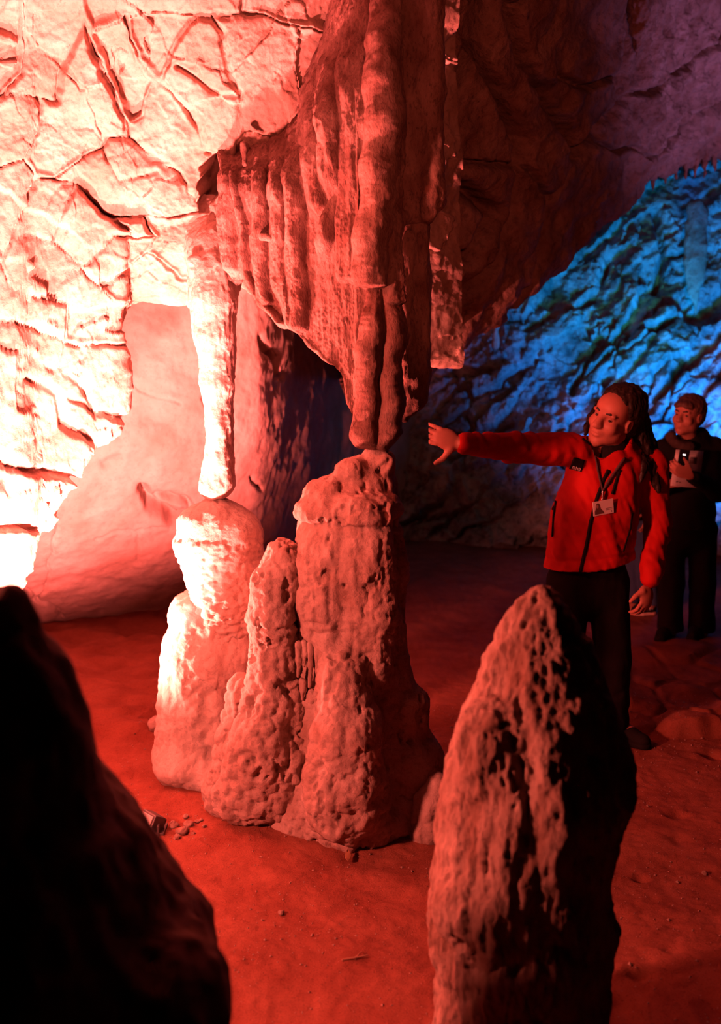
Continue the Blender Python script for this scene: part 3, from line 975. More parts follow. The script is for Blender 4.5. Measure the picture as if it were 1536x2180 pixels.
finish('trunk', f, pale_disp, M['white'], PALE)
pts = [(462, 1110, 4.44, 52), (464, 1146, 4.44, 84), (478, 1205, 4.44, 78), (482, 1262, 4.42, 70), (480, 1310, 4.42, 64)]
f = field_for(pts, 0.006)
chain(f, pts, 0.03)
f.ell(P(418, 1112, 4.42), np.array([40, 56, 36]) * mpp(412, 1130, 4.4), k=0.02)
f.ell(P(512, 1132, 4.42), np.array([42, 66, 46]) * mpp(510, 1120, 4.4), k=0.03)
f.ell(P(440, 1265, 4.40), np.array([26, 40, 20]) * mpp(440, 1265, 4.4), k=0.01)


def cap_disp(p):
    q = p * np.array([1, 1, 1.6])
    m = sst(1.16, 1.06, p[:, 2])
    return 0.012 * fbm(p * 5, 3) + m * (popcorn(q, 24, 0.014) + popcorn(q, 44, 0.006)) + 0.003 * fbm(p * 34, 3)


finish('upper_block', f, cap_disp, M['white'], PALE)

# --- slender stalactite over it
SLIM = empty('stalactite', 'slender pale stalactite with a rounded foot hanging above the two-tier stalagmite', 'stalactite')
pts = [(452, 490, 4.80, 70), (458, 545, 4.62, 60), (456, 590, 4.53, 52), (456, 640, 4.48, 45), (458, 720, 4.46, 40), (463, 820, 4.45, 33), (467, 900, 4.45, 28), (466, 980, 4.45, 29), (462, 1028, 4.45, 36)]
f = field_for(pts, 0.0055)
chain(f, pts, 0.03)
f.ell(P(455, 1042, 4.44), np.array([30, 32, 20]) * mpp(455, 1040, 4.4), k=0.02)
f.ell(P(485, 1020, 4.45), np.array([14, 26, 26]) * mpp(455, 1040, 4.4), k=0.02)
chain(f, [(500, 500, 4.56, 26), (502, 590, 4.49, 15)], 0.01)
chain(f, [(416, 560, 4.47, 16), (418, 690, 4.47, 9), (420, 725, 4.47, 6)], 0.012)
chain(f, [(486, 610, 4.50, 16), (487, 800, 4.49, 12), (486, 1000, 4.48, 10)], 0.006)


def slim_disp(p):
    return 0.008 * fbm(p * np.array([12, 12, 4]), 3) + 0.006 * ridged(p * np.array([26, 26, 9]), 3) * 0.5 + 0.003 * fbm(p * 40, 3)


finish('shaft', f, slim_disp, M['white'], SLIM)

# --- the drapery
DRAPE = empty('drapery', 'big folded stone drapery hanging in the centre, its tip reaching down to the knobbly stalagmite', 'drapery')
DE = [(476, 560), (497, 596), (520, 596), (530, 612), (560, 655), (596, 695), (625, 702), (660, 742), (700, 772), (728, 800), (742, 865), (765, 905), (788, 952), (800, 958), (826, 958), (834, 930), (838, 860)]
DT = [(470, 300), (485, 292), (505, 288), (520, 284), (550, 280), (585, 270), (610, 250), (640, 200), (670, 120), (695, 40), (720, -60), (740, -120), (765, -180), (785, -200), (810, -200), (828, -200), (842, -200)]
DY = [4.42, 4.38, 4.34, 4.32, 4.28, 4.24, 4.22, 4.19, 4.15, 4.12, 4.10, 4.08, 4.06, 4.04, 4.04, 4.07, 4.11]
rows = []
for fr in np.linspace(0, 1, 13):
    rows.append([P(t[0] + (e_[0] - t[0]) * fr ** 1.0, t[1] + (e_[1] - t[1]) * fr, Y - 0.02 * fr + 0.34 * max(0, 1 - fr / 0.36) ** 1.25) for t, e_, Y in zip(DT, DE, DY)])
NRD, NCD = 620, 420
V = patch(rows, NRD, NCD).reshape(-1, 3)
Q = grid_quads(NRD, NCD)
Q, N = toward_cam(V, Q)
Xp = proj(V)
Xw = Xp + np.stack([fbm(V * np.array([5, 5, 3.5]), 3), 0 * Xp[:, 0]], 1) * 8
h_ = np.zeros(len(V))


rn = fbm(V * np.array([9, 9, 6.0]), 2, off=61)


def rib(pl, wd, hgt, y0, y1, power=2.0, soft=20):
    """a raised fold: half width px, height m, from y0 down to y1"""
    global h_
    d = seg_dist(Xw, pl)
    prof = np.clip(1 - (d / wd) ** power, 0, 1) ** 0.6
    a = sst(y0 - 30, y0 + 150, Xw[:, 1]) * (1 - sst(y1 - soft, y1, Xw[:, 1]))
    h_ = np.maximum(h_, hgt * 1.05 * prof * a * (0.85 + 0.35 * rn))


rib([(492, 300), (505, 420), (522, 480), (524, 580), (545, 625), (600, 690), (640, 705)], 7, 0.045, 300, 900)
rib([(478, 250), (484, 420), (492, 600)], 15, 0.05, 250, 590)
rib([(552, 300), (556, 450), (565, 640)], 17, 0.060, 300, 1000)
rib([(590, 280), (594, 450), (604, 600), (628, 690)], 20, 0.055, 280, 900)
rib([(625, 280), (632, 420), (634, 560), (640, 690)], 21, 0.065, 280, 1000)
rib([(668, 120), (672, 380), (680, 460)], 24, 0.05, 120, 470, soft=40)
rib([(700, 100), (708, 300), (704, 400), (692, 556)], 22, 0.075, 100, 470, soft=140)
rib([(712, 380), (702, 470), (692, 556)], 15, 0.075, 400, 560, soft=60)
rib([(745, 40), (748, 300), (742, 480), (745, 600)], 26, 0.05, 40, 604, soft=14)
rib([(775, 100), (776, 300), (772, 600)], 18, 0.055, 100, 606, soft=8)
rib([(812, -200), (808, 200), (802, 400), (796, 620)], 26, 0.115, -200, 616, soft=8)
rib([(792, 600), (800, 720), (798, 860), (794, 945)], 17, 0.095, 590, 1100)
rib([(760, 640), (768, 740), (770, 860), (786, 940)], 9, 0.03, 640, 1100)
rib([(836, -200), (836, 200), (832, 500), (832, 640)], 13, 0.06, -200, 700, soft=30)
rib([(830, 620), (828, 720), (824, 850), (812, 952)], 15, 0.085, 600, 1100)
rib([(640, 150), (650, 250), (640, 300)], 14, 0.03, 160, 330)
rib([(600, 700), (650, 725), (700, 770), (728, 800), (745, 870), (770, 915), (790, 955)], 5, 0.018, 690, 1100)
dcor, _d2 = worley(V * np.array([75, 75, 60.0]))
rug = 0.0045 * (0.5 - dcor) * sst(-0.3, 0.3, fbm(V * 5, 2, off=21)) + 0.010 * fbm(V * np.array([10, 10, 4]), 3) + 0.005 * fbm(V * np.array([30, 30, 16.0]), 3) + 0.0015 * ridged(V * np.array([40, 40, 26.0]), 2) + 0.006 * fbm(V * np.array([34, 34, 3.0]), 3)
rr_ = np.arange(NRD * NCD).reshape(NRD, NCD)
ri, ci = np.divmod(np.arange(NRD * NCD), NCD)
de = np.minimum((NRD - 1 - ri) / 14.0, np.minimum(ci, NCD - 1 - ci) / 8.0)
tap = np.sqrt(np.clip(de, 0, 1))
jag = 0.012 * fbm(V * 16, 3)
Vf = V + N * ((h_ + rug) * (0.25 + 0.75 * tap))[:, None]
Vb = V - N * (0.032 * tap + 0.012 * fbm(V * 8, 2) * tap + 0.001)[:, None]
edge_amt = (1 - np.clip((NRD - 1 - ri) / 60.0, 0, 1)) * jag
Vf[:, 2] += edge_amt
Vb[:, 2] += edge_amt
n0 = len(V)
Qb = Q[:, ::-1] + n0
rim = []
for seq in (rr_[-1], rr_[:, 0][::-1], rr_[0][::-1], rr_[:, -1]):
    for a, b in zip(seq[:-1], seq[1:]):
        rim.append((a, b, b + n0, a + n0))
rim = np.array(rim)
VV = np.concatenate([Vf, Vb])
obj('sheet', mesh_from('sheet', VV, np.concatenate([Q, Qb, rim])), M['drape'], DRAPE)
# small drips and the stub under its left shoulder
for x, y0, y1, r in [(521, 312, 350, 10)]:
    drip('drip_knob', [(x, y0, 4.40, r), (x + 1, y1, 4.36, r * 0.4)], M['drape'], DRAPE)
drip('drip_knob', [(558, 504, 4.20, 8), (576, 508, 4.19, 8)], M['drape'], DRAPE)

# --- thick stalactite behind the drapery's right edge
COLM = empty('stalactite', 'thick two-stage column-like stalactite hanging at the drapery\'s right edge', 'stalactite')
pts = [(890, -220, 4.26, 54), (890, 200, 4.24, 52), (884, 400, 4.22, 50), (880, 440, 4.22, 44)]
f = field_for(pts, 0.006)
chain(f, pts, 0.03)
chain(f, [(918, -220, 4.20, 28), (920, 200, 4.17, 28), (918, 420, 4.15, 25), (912, 455, 4.15, 18)], 0.02)
chain(f, [(862, -220, 4.20, 22), (864, 200, 4.19, 24), (852, 440, 4.17, 22)], 0.02)
f.ell(P(850, 462, 4.16), np.array([22, 30, 12]) * mpp(850, 462, 4.2), k=0.02)


def col_disp(p):
    m = sst(2.75, 2.6, p[:, 2])
    return 0.010 * fbm(p * np.array([10, 10, 3]), 3) + 0.006 * fbm(p * np.array([26, 26, 8]), 3) + popcorn(p * np.array([1, 1, .7]), 26, 0.010) * m + 0.003 * fbm(p * 36, 2)


finish('upper_stage', f, col_disp, M['drape'], COLM)
pts = [(880, 430, 4.23, 35), (880, 600, 4.23, 38), (880, 800, 4.22, 36), (878, 845, 4.22, 30), (862, 890, 4.22, 9)]
f = field_for(pts, 0.006)
chain(f, pts, 0.03)
chain(f, [(902, 480, 4.18, 12), (903, 700, 4.18, 13), (898, 840, 4.18, 10)], 0.012)
chain(f, [(868, 500, 4.15, 13), (866, 800, 4.15, 13)], 0.02)
finish('lower_stage', f, lambda p: 0.007 * fbm(p * np.array([12, 12, 4]), 3) + 0.005 * fbm(p * np.array([34, 34, 14]), 3) - 0.008 * sst(0.2, 0.5, fbm(p * np.array([20, 20, 9]), 2)), M['drape'], COLM)

# --- stalagmite in the right foreground
NEAR = [(1155, 1282, 2.45, 40), (1150, 1340, 2.45, 64), (1152, 1420, 2.46, 108), (1150, 1540, 2.47, 160), (1142, 1660, 2.48, 190), (1120, 1760, 2.48, 184), (1106, 1880, 2.48, 178), (1108, 1980, 2.48, 182), (1108, 2120, 2.48, 178), (1108, 2270, 2.48, 186)]
f = field_for(NEAR, 0.0052)
chain(f, NEAR, 0.03)
f.ell(P(1050, 1600, 2.36), np.array([80, 80, 120]) * mpp(1050, 1600, 2.4), k=0.04)
f.ell(P(1040, 1930, 2.36), np.array([112, 100, 110]) * mpp(1040, 1930, 2.4), k=0.03)
f.ell(P(1230, 1660, 2.46), np.array([112, 100, 110]) * mpp(1230, 1660, 2.4), k=0.03)
f.ell(P(1215, 1980, 2.46), np.array([98, 90, 100]) * mpp(1215, 1980, 2.4), k=0.02)
f.ell(P(1085, 1660, 2.22), np.array([16, 20, 44]) * mpp(1085, 1660, 2.2), k=0.03, sub=True)


def near_disp(p):
    fl = fbm(p * np.array([15, 15, 4.5]), 4)
    rg = ridged(p * np.array([11, 11, 4]), 3, off=4)
    return 0.010 * fbm(p * 6, 3) + 0.012 * fbm(p * np.array([16, 16, 3.4]), 4) + 0.005 * rg - 0.010 * sst(0.25, 0.75, fbm(p * np.array([22, 22, 8]), 3, off=7)) + 0.0045 * fbm(p * np.array([50, 50, 26]), 3)


o = finish('stalagmite', f, near_disp, M['front'])
tag(o, 'tall furrowed stalagmite standing in front of the guide, lit red down its left flank', 'stalagmite')

# --- dark boulder in the left foreground
BOU = [(-150, 1560, 1.70, 250), (-175, 1750, 1.70, 375), (-100, 1950, 1.70, 420), (-20, 2150, 1.72, 470), (-40, 2500, 1.75, 500), (-40, 2800, 1.75, 520)]
f = field_for(BOU, 0.010)
chain(f, BOU, 0.05)
f.ell(P(-40, 1410, 1.68), np.array([160, 150, 140]) * mpp(-40, 1400, 1.7), k=0.05)
f.ell(P(20, 1290, 1.68), np.array([30, 40, 32]) * mpp(-40, 1400, 1.7), k=0.04)
f.ell(P(35, 1600, 1.68), np.array([165, 180, 250]) * mpp(60, 1600, 1.7), k=0.06)
f.ell(P(345, 2140, 1.62), np.array([136, 150, 180]) * mpp(350, 2130, 1.7), k=0.04)
f.ell(P(360, 2500, 1.68), np.array([180, 190, 380]) * mpp(350, 2400, 1.7), k=0.06)
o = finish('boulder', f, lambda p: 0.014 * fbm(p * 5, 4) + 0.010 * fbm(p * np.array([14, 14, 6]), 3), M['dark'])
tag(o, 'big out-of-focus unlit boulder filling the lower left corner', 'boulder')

# ------------------------------------------------------------------ small hanging stalactites far right
random.seed(3)


def hang_on_roof(px, py, hit=None):
    d = P(px, py, 1.0) - CAMP
    d = Vector(d).normalized()
    for b in ([ROOF_BVH, BACK_BVH] if hit is None else [hit]):
        loc, n_, i_, dist_ = b.ray_cast(Vector(CAMP), d)
        if loc is not None:
            return np.array(loc)
    return None


TINY = [(1392, 372, 34, 7), (1418, 352, 40, 8), (1440, 350, 30, 6), (1460, 338, 46, 8), (1482, 342, 34, 7), (1502, 330, 48, 8), (1522, 326, 40, 8), (1350, 402, 26, 6)]
ORD = ['first', 'second', 'third', 'fourth', 'fifth', 'sixth', 'seventh', 'eighth']
TINY.sort()
for i, (x, y, L_, r) in enumerate(TINY):
    Yv = 7.7 + (x - 1392) * 0.004
    o = drip('stalactite', [(x, y - 40, Yv, r * 1.6), (x, y, Yv, r), (x + random.uniform(-2, 2), y + L_, Yv, 1.6)], M['roof'], None, h=0.008, amp=0.008)
    tag(o, 'small stalactite fringing the roof edge above the blue wall, %s from the left' % ORD[i], 'stalactite', 'small stalactites fringing the roof edge')
f = field_for([(1480, 480, 9.3, 30), (1478, 680, 9.3, 10)], 0.014)
for x, y0, y1, r in [(1482, 440, 668, 17), (1496, 450, 600, 12), (1466, 480, 630, 10), (1474, 520, 640, 9)]:
    chain(f, [(x, y0, 9.35, r), (x, (y0 + y1) / 2, 9.25, r * 0.8), (x, y1, 9.2, 3)], 0.03)
o = finish('stalactite', f, lambda p: 0.02 * fbm(p * np.array([8, 8, 3]), 3), M['roof'])
tag(o, 'dark clustered stalactite hanging in front of the blue wall at the right edge', 'stalactite')
o = drip('stalactite', [(1362, 10, 6.3, 26), (1360, 70, 6.35, 16), (1356, 118, 6.4, 4)], M['roof'], None, h=0.01, amp=0.012)
tag(o, 'stubby stalactite under the roof high on the right', 'stalactite')
o = drip('stalagmite', [(1056, 735, 9.75, 9), (1056, 700, 9.75, 5), (1056, 690, 9.75, 3)], M['white'], None, h=0.008, amp=0.006)
tag(o, 'thin pale little stalagmite on the blue rocks by the roof edge', 'stalagmite')

# ------------------------------------------------------------------ loose stones and litter on the floor
def stone_mesh(name, seed, r, flat=0.7):
    bm_v, bm_f = [], []
    rs = np.random.default_rng(seed)
    f = Field((-r * 1.6,) * 3, (r * 1.6,) * 3, r / 5)
    f.ell((0, 0, 0), (r, r * 0.8, r * flat), k=r * 0.2)
    f.ell(rs.normal(0, r * 0.35, 3), (r * 0.7, r * 0.6, r * flat * 0.7), k=r * 0.2)
    V, Q = f.mesh(1)
    V = V + vnormals(V, Q) * (r * 0.16 * fbm(V / r * 1.7 + seed, 3))[:, None]
    return mesh_from(name, V, Q)


def put_stone(px, py, r, seed, label, group=None, flat=0.7, mat='stone', name='stone', cat='stone'):
    q = floor_at(px, py)
    o = obj(name, stone_mesh(name, seed, r, flat), M[mat])
    o.location = (q[0], q[1], fz(q[0], q[1]) + r * flat * 0.55)
    o.rotation_euler = (0, 0, seed * 1.3)
    return tag(o, label, cat, group)


put_stone(338, 1560, 0.060, 1, 'fist-sized stone on the floor at the pale stalagmite\'s left foot', mat='white')
f = field_for([(905, 1790, 3.85, 40), (930, 1700, 3.85, 30)], 0.006)
q = floor_at(915, 1790)
f.ell((q[0], q[1] + .08, 0.05), (0.075, 0.08, 0.13), k=0.03)
f.ell((q[0] + .04, q[1] + .10, 0.13), (0.05, 0.06, 0.10), k=0.03)
f.ell((q[0] - .02, q[1] + .03, 0.02), (0.05, 0.05, 0.06), k=0.03)
o = finish('rock', f, lambda p: 0.01 * fbm(p * 9, 3) + popcorn(p, 24, 0.008), M['stal'])
tag(o, 'low lumpy rock on the floor at the right foot of the knobbly stalagmite', 'rock')
NTH = ['nearest', 'second nearest', 'third nearest', 'fourth nearest', 'fifth nearest', 'sixth nearest', 'seventh nearest', 'eighth nearest', 'ninth nearest', 'tenth nearest', 'second farthest', 'farthest']
CLODS = sorted([(372, 1762, .022), (388, 1770, .028), (402, 1758, .024), (396, 1742, .016), (412, 1776, .014), (378, 1785, .016), (420, 1750, .014), (436, 1762, .012), (450, 1735, .012), (470, 1740, .012), (445, 1690, .018), (456, 1702, .014)], key=lambda c: math.hypot(c[0] - 330, c[1] - 1750))
for i, (x, y, r) in enumerate(CLODS):
    put_stone(x, y, r, 20 + i, 'small red clod of earth, %s to the floor lamp of those beside it' % NTH[i] if i < 10 else 'small red clod of earth, %s from the floor lamp of those beside it' % NTH[i], 'clods beside the floor lamp', 0.55)
put_stone(1500, 1858, 0.012, 40, 'small stone on the bare floor right of the furrowed stalagmite')
put_stone(920, 1868, 0.012, 41, 'pebble on the floor left of the furrowed stalagmite\'s flank')
put_stone(600, 1948, 0.012, 42, 'dark pebble on the floor right of the big boulder')
# a dry leaf by the stalagmite, a twig further forward
q = floor_at(741, 1832)
Vl, Ql = [], []
for i in range(9):
    t = i / 8
    wd = 0.011 * math.sin(math.pi * min(1, t * 0.95 + 0.05)) + 0.001
    for sgn in (-1, 0, 1):
        Vl.append((sgn * wd, t * 0.055, 0.012 + 0.008 * abs(sgn) + 0.012 * t * t))
for i in range(8):
    for j in range(2):
        a = i * 3 + j
        Ql.append((a, a + 1, a + 4, a + 3))
o = obj('leaf', mesh_from('leaf', np.array(Vl), np.array(Ql)), plain_mat('dry_leaf', (0.30, 0.14, 0.07), 0.7))
o.location = (q[0], q[1], fz(q[0], q[1]))
o.modifiers.new('thickness', 'SOLIDIFY').thickness = 0.002
tag(o, 'dry curled leaf on the earth before the knobbly stalagmite', 'leaf')
q0, q1 = floor_at(730, 2054), floor_at(784, 2046)
f = Field(np.minimum(q0, q1) - 0.04, np.maximum(q0, q1) + 0.06, 0.0022)
z0 = fz((q0[0] + q1[0]) / 2, q0[1]) + 0.006
f.cone((q0[0], q0[1], z0), (q1[0], q1[1], z0 + 0.004), 0.0045, 0.003, 0.004)
f.cone(((q0[0] + q1[0]) / 2, (q0[1] + q1[1]) / 2, z0), ((q0[0] + q1[0]) / 2 + .02, q1[1] + .02, z0 + .004), 0.003, 0.002, 0.004)
o = finish('twig', f, lambda p: 0.001 * fbm(p * 90, 2), plain_mat('twig_bark', (0.25, 0.13, 0.08), 0.8))
tag(o, 'thin forked twig lying on the open floor in front', 'twig')
# grit: nobody could count it
Vg, Qg = [], []
base = np.array([(1, 0, 0), (-1, 0, 0), (0, 1, 0), (0, -1, 0), (0, 0, 1), (0, 0, -1)], float)
tri = np.array([(0, 2, 4), (2, 1, 4), (1, 3, 4), (3, 0, 4), (2, 0, 5), (1, 2, 5), (3, 1, 5), (0, 3, 5)])
ng = 9000
gp = np.stack([RNG.uniform(-1.15, 2.3, ng), RNG.uniform(2.6, 5.2, ng), np.zeros(ng)], 1)
dens = fbm(gp * 2.2, 3, off=6)
gp = gp[dens > RNG.uniform(-0.9, 0.6, ng)]
gz = floor_z(gp)
gr = np.exp(RNG.normal(-6.0, 0.5, len(gp)))
for i in range(len(gp)):
    R_ = RNG.uniform(0.6, 1.2, (6, 1))
    Vg.append(base * R_ * gr[i] * np.array([1, 1, 0.7]) + gp[i] + np.array([0, 0, gz[i] + gr[i] * 0.3]))
    Qg.append(tri + 6 * i)
o = obj('grit', mesh_from('grit', np.concatenate(Vg), np.concatenate(Qg), False), M['stone'])
tag(o, 'scattered grit and tiny pebbles over the red earth floor', 'grit', kind='stuff')

# ------------------------------------------------------------------ floor lamp
def box(name, c, half, R, mat, parent, bev=0.004):
    c, half = np.array(c, float), np.array(half, float)
    s = np.array([(x, y, z) for x in (-1, 1) for y in (-1, 1) for z in (-1, 1)], float)
    me = mesh_from(name, (s * half) @ R + c, np.array([(0, 1, 3, 2), (4, 6, 7, 5), (0, 4, 5, 1), (2, 3, 7, 6), (0, 2, 6, 4), (1, 5, 7, 3)]), False)
    o = obj(name, me, mat, parent)
    if bev:
        b = o.modifiers.new('edge', 'BEVEL')
        b.width = bev
        b.segments = 2
    return o


def frame(fwd, up):
    f_ = np.array(fwd, float)
    f_ /= np.linalg.norm(f_)
    r_ = np.cross(f_, up)
    r_ /= np.linalg.norm(r_)
    return np.stack([r_, f_, np.cross(r_, f_)])


M['lampmetal'] = plain_mat('grey_lamp_metal', (0.10, 0.09, 0.09), 0.45, 0.1, metal=0.3)
M['lampglass'] = plain_mat('lamp_glass', (0.45, 0.40, 0.38), 0.15, 0.05, spec=0.6)
LAMP = empty('floor_lamp', 'small dark floodlight box on the earth half hidden by the big boulder', 'lamp')
lc = P(322, 1752, 3.80)
Rl = frame((-0.55, -0.55, 0.45), (0, 0, 1))
box('housing', lc, (0.045, 0.028, 0.040), Rl, M['lampmetal'], LAMP)
box('glass', lc + Rl[1] * 0.030, (0.036, 0.003, 0.031), Rl, M['lampglass'], LAMP, 0.001)
for k in range(4):
    box('cooling_fin', lc - Rl[1] * 0.034 + Rl[0] * (-0.03 + 0.02 * k), (0.003, 0.010, 0.034), Rl, M['lampmetal'], LAMP, 0.001)
for sgn in (-1, 1):
    a = lc + Rl[0] * 0.052 * sgn
    box('bracket', (a[0], a[1], a[2] / 2), (0.004, 0.012, a[2] / 2 + 0.01), np.eye(3), M['lampmetal'], LAMP, 0.001)
box('foot_plate', (lc[0], lc[1], 0.006), (0.06, 0.045, 0.006), np.eye(3), M['lampmetal'], LAMP, 0.002)

# ------------------------------------------------------------------ people
M['skin'] = plain_mat('skin', (0.40, 0.16, 0.11), 0.5, 0.08, 60, 0.1)
M['hair'] = plain_mat('dark_hair', (0.022, 0.014, 0.010), 0.5, 0.3, 120, 0.3)
M['redcloth'] = plain_mat('red_softshell', (0.42, 0.010, 0.007), 0.75, 0.06, 300, 0.15, spec=0.15)
M['black'] = plain_mat('black_cloth', (0.012, 0.010, 0.010), 0.85, 0.2, 200, 0.15, spec=0.1)
M['trouser'] = plain_mat('dark_trousers', (0.010, 0.006, 0.006), 0.9, 0.2, 150, 0.2, spec=0.1)
M['white_p'] = plain_mat('white_print', (0.75, 0.72, 0.68), 0.6, 0.03)
M['greyp'] = plain_mat('grey_print', (0.16, 0.12, 0.11), 0.6, 0.05)
M['eye'] = plain_mat('eye', (0.30, 0.16, 0.12), 0.25, 0.05)
M['iris'] = plain_mat('iris', (0.02, 0.012, 0.01), 0.2, 0.05)
M['jeans'] = plain_mat('blue_jeans', (0.04, 0.07, 0.15), 0.85, 0.2, 150)
M['rubber'] = plain_mat('pale_rubber', (0.70, 0.50, 0.42), 0.6, 0.05)
M['brownhair'] = plain_mat('brown_hair', (0.09, 0.045, 0.03), 0.55, 0.3, 120, 0.3)
M['metal'] = plain_mat('clip_metal', (0.5, 0.5, 0.5), 0.3, 0.05, metal=0.9)
M['lanyard'] = plain_mat('lanyard_band', (0.075, 0.035, 0.035), 0.7, 0.4, 220)


def head_sdf(f, c, R, s, fem=False):
    """c: head centre; rows of R: right, forward, up; s: scale"""
    T = lambda x, y, z: c + (R[0] * x + R[1] * y + R[2] * z) * s
    E = lambda x, y, z, r, k, sub=False: f.ell(T(x, y, z), np.array(r) * s, R, k * s, sub)
    E(0, -0.018, 0.040, (0.076, 0.096, 0.082), 0.02)
    E(0, 0.030, -0.030, (0.062, 0.066, 0.082), 0.03)
    E(0, 0.045, 0.045, (0.062, 0.050, 0.050), 0.03)
    jw = 0.040 if fem else 0.052
    E(0, 0.045, -0.085, (jw, 0.042, 0.030), 0.03)
    E(0, 0.076, -0.105, (0.022, 0.018, 0.018) if fem else (0.029, 0.020, 0.021), 0.02)
    for g in (-1, 1):
        E(g * 0.052, 0.000, -0.060, (0.018, 0.040, 0.035), 0.03)
        E(g * 0.040, 0.066, -0.030, (0.026, 0.024, 0.024), 0.02)
        E(g * 0.030, 0.084 if fem else 0.087, 0.022, (0.026, 0.013, 0.009 if fem else 0.011), 0.014)
        E(g * 0.033, 0.104, 0.003, (0.019, 0.018, 0.013), 0.012, True)
        E(g * 0.076, -0.012, -0.008, (0.010, 0.022, 0.033), 0.008)
        E(g * 0.084, -0.006, -0.006, (0.006, 0.012, 0.020), 0.006, True)
        E(g * 0.013, 0.103, -0.033, (0.010, 0.011, 0.009), 0.008)
        f.cone(T(g * 0.018, 0.083, -0.006), T(g * 0.046, 0.073, -0.008), 0.006 * s, 0.005 * s, 0.006 * s)   # lids
        f.cone(T(g * 0.018, 0.084, 0.011), T(g * 0.046, 0.074, 0.009), 0.006 * s, 0.005 * s, 0.005 * s)
    f.cone(T(0, 0.090, 0.020), T(0, 0.116, -0.030), (0.010 if fem else 0.0125) * s, (0.0135 if fem else 0.0165) * s, 0.014 * s)
    E(0, 0.088, -0.060, (0.026, 0.014, 0.016), 0.015)
    E(0, 0.100, -0.061, (0.022, 0.008, 0.0055), 0.006)
    E(0, 0.097, -0.074, (0.019, 0.009, 0.0065), 0.006)
    E(0, 0.110, -0.0675, (0.024, 0.010, 0.0022), 0.003, True)
    return T


def eyes(T, R, s, parent):
    for g in (-1, 1):
        f = Field(T(g * 0.033, 0.078, 0.003) - 0.02 * s, T(g * 0.033, 0.078, 0.003) + 0.02 * s, 0.0022)
        f.ell(T(g * 0.033, 0.0785, 0.002), 0.0118 * s, k=0.001)
        e_ = obj('eye', mesh_from('eye', *f.mesh(1)), M['eye'], parent)
        f = Field(T(g * 0.033, 0.09, 0.002) - 0.012 * s, T(g * 0.033, 0.09, 0.002) + 0.012 * s, 0.0016)
        f.ell(T(g * 0.033 - 0.003, 0.0892, 0.001), np.array((0.0068, 0.003, 0.0052)) * s, R, 0.001)
        obj('iris', mesh_from('iris', *f.mesh(1)), M['iris'], e_)
        f = Field(T(g * 0.033, 0.095, 0.02) - 0.04 * s, T(g * 0.033, 0.095, 0.02) + 0.04 * s, 0.002)
        f.cone(T(g * 0.014, 0.0975, 0.023), T(g * 0.034, 0.0970, 0.028), 0.0045 * s, 0.0045 * s, 0.004)
        f.cone(T(g * 0.034, 0.0970, 0.028), T(g * 0.054, 0.083, 0.021), 0.0045 * s, 0.002 * s, 0.004)
        obj('eyebrow', mesh_from('eyebrow', *f.mesh(1)), M['hair'], parent)


def hand_sdf(f, wrist, fwd, thumb, palm_n, s=1.0, curl=0.5, spread=0.12, thumb_open=1.0):
    """wrist point, direction of the fingers, side the thumb is on, outward palm direction"""
    w_ = np.array(wrist, float)
    a = np.array(fwd, float)
    a /= np.linalg.norm(a)
    t = np.array(thumb, float)
    t -= a * (t @ a)
    t /= np.linalg.norm(t)
    n = np.cross(a, t)
    if n @ np.array(palm_n, float) < 0:
        n = -n
    R = np.stack([t, a, n])
    f.ell(w_ + a * 0.050 * s, np.array((0.041, 0.054, 0.016)) * s, R, 0.012)
    f.ell(w_ + a * 0.028 * s + t * 0.022 * s + n * 0.008 * s, np.array((0.020, 0.034, 0.015)) * s, R, 0.012)
    lens = [0.040, 0.044, 0.041, 0.032]
    for i in range(4):
        off = (0.030 - 0.020 * i) * s
        d = a + t * (0.5 - i / 3.0) * spread * 2
        d /= np.linalg.norm(d)
        p = w_ + a * (0.088 - 0.004 * abs(i - 1.3)) * s + t * off
        r = (0.0098 if i < 3 else 0.0085) * s
        ang = 0.15 * curl
        for j in range(3):
            ang += curl * (0.55, 0.6, 0.45)[j]
            dd = d * math.cos(ang) + n * math.sin(ang)
            L_ = lens[i] * s * (1, 0.66, 0.52)[j]
            q = p + dd * L_
            f.cone(p, q, r, r * 0.92, 0.004)
            p, r = q, r * 0.92
    p = w_ + a * 0.022 * s + t * 0.034 * s
    d0 = a * (0.75 - 0.45 * thumb_open) + t * (0.45 + 0.5 * thumb_open) + n * 0.18
    d0 /= np.linalg.norm(d0)
    q = p + d0 * 0.044 * s
    f.cone(p, q, 0.0145 * s, 0.0115 * s, 0.012)
    d1 = d0 * 0.85 + a * 0.4 + n * 0.1
    d1 /= np.linalg.norm(d1)
    f.cone(q, q + d1 * 0.034 * s, 0.0115 * s, 0.009 * s, 0.005)


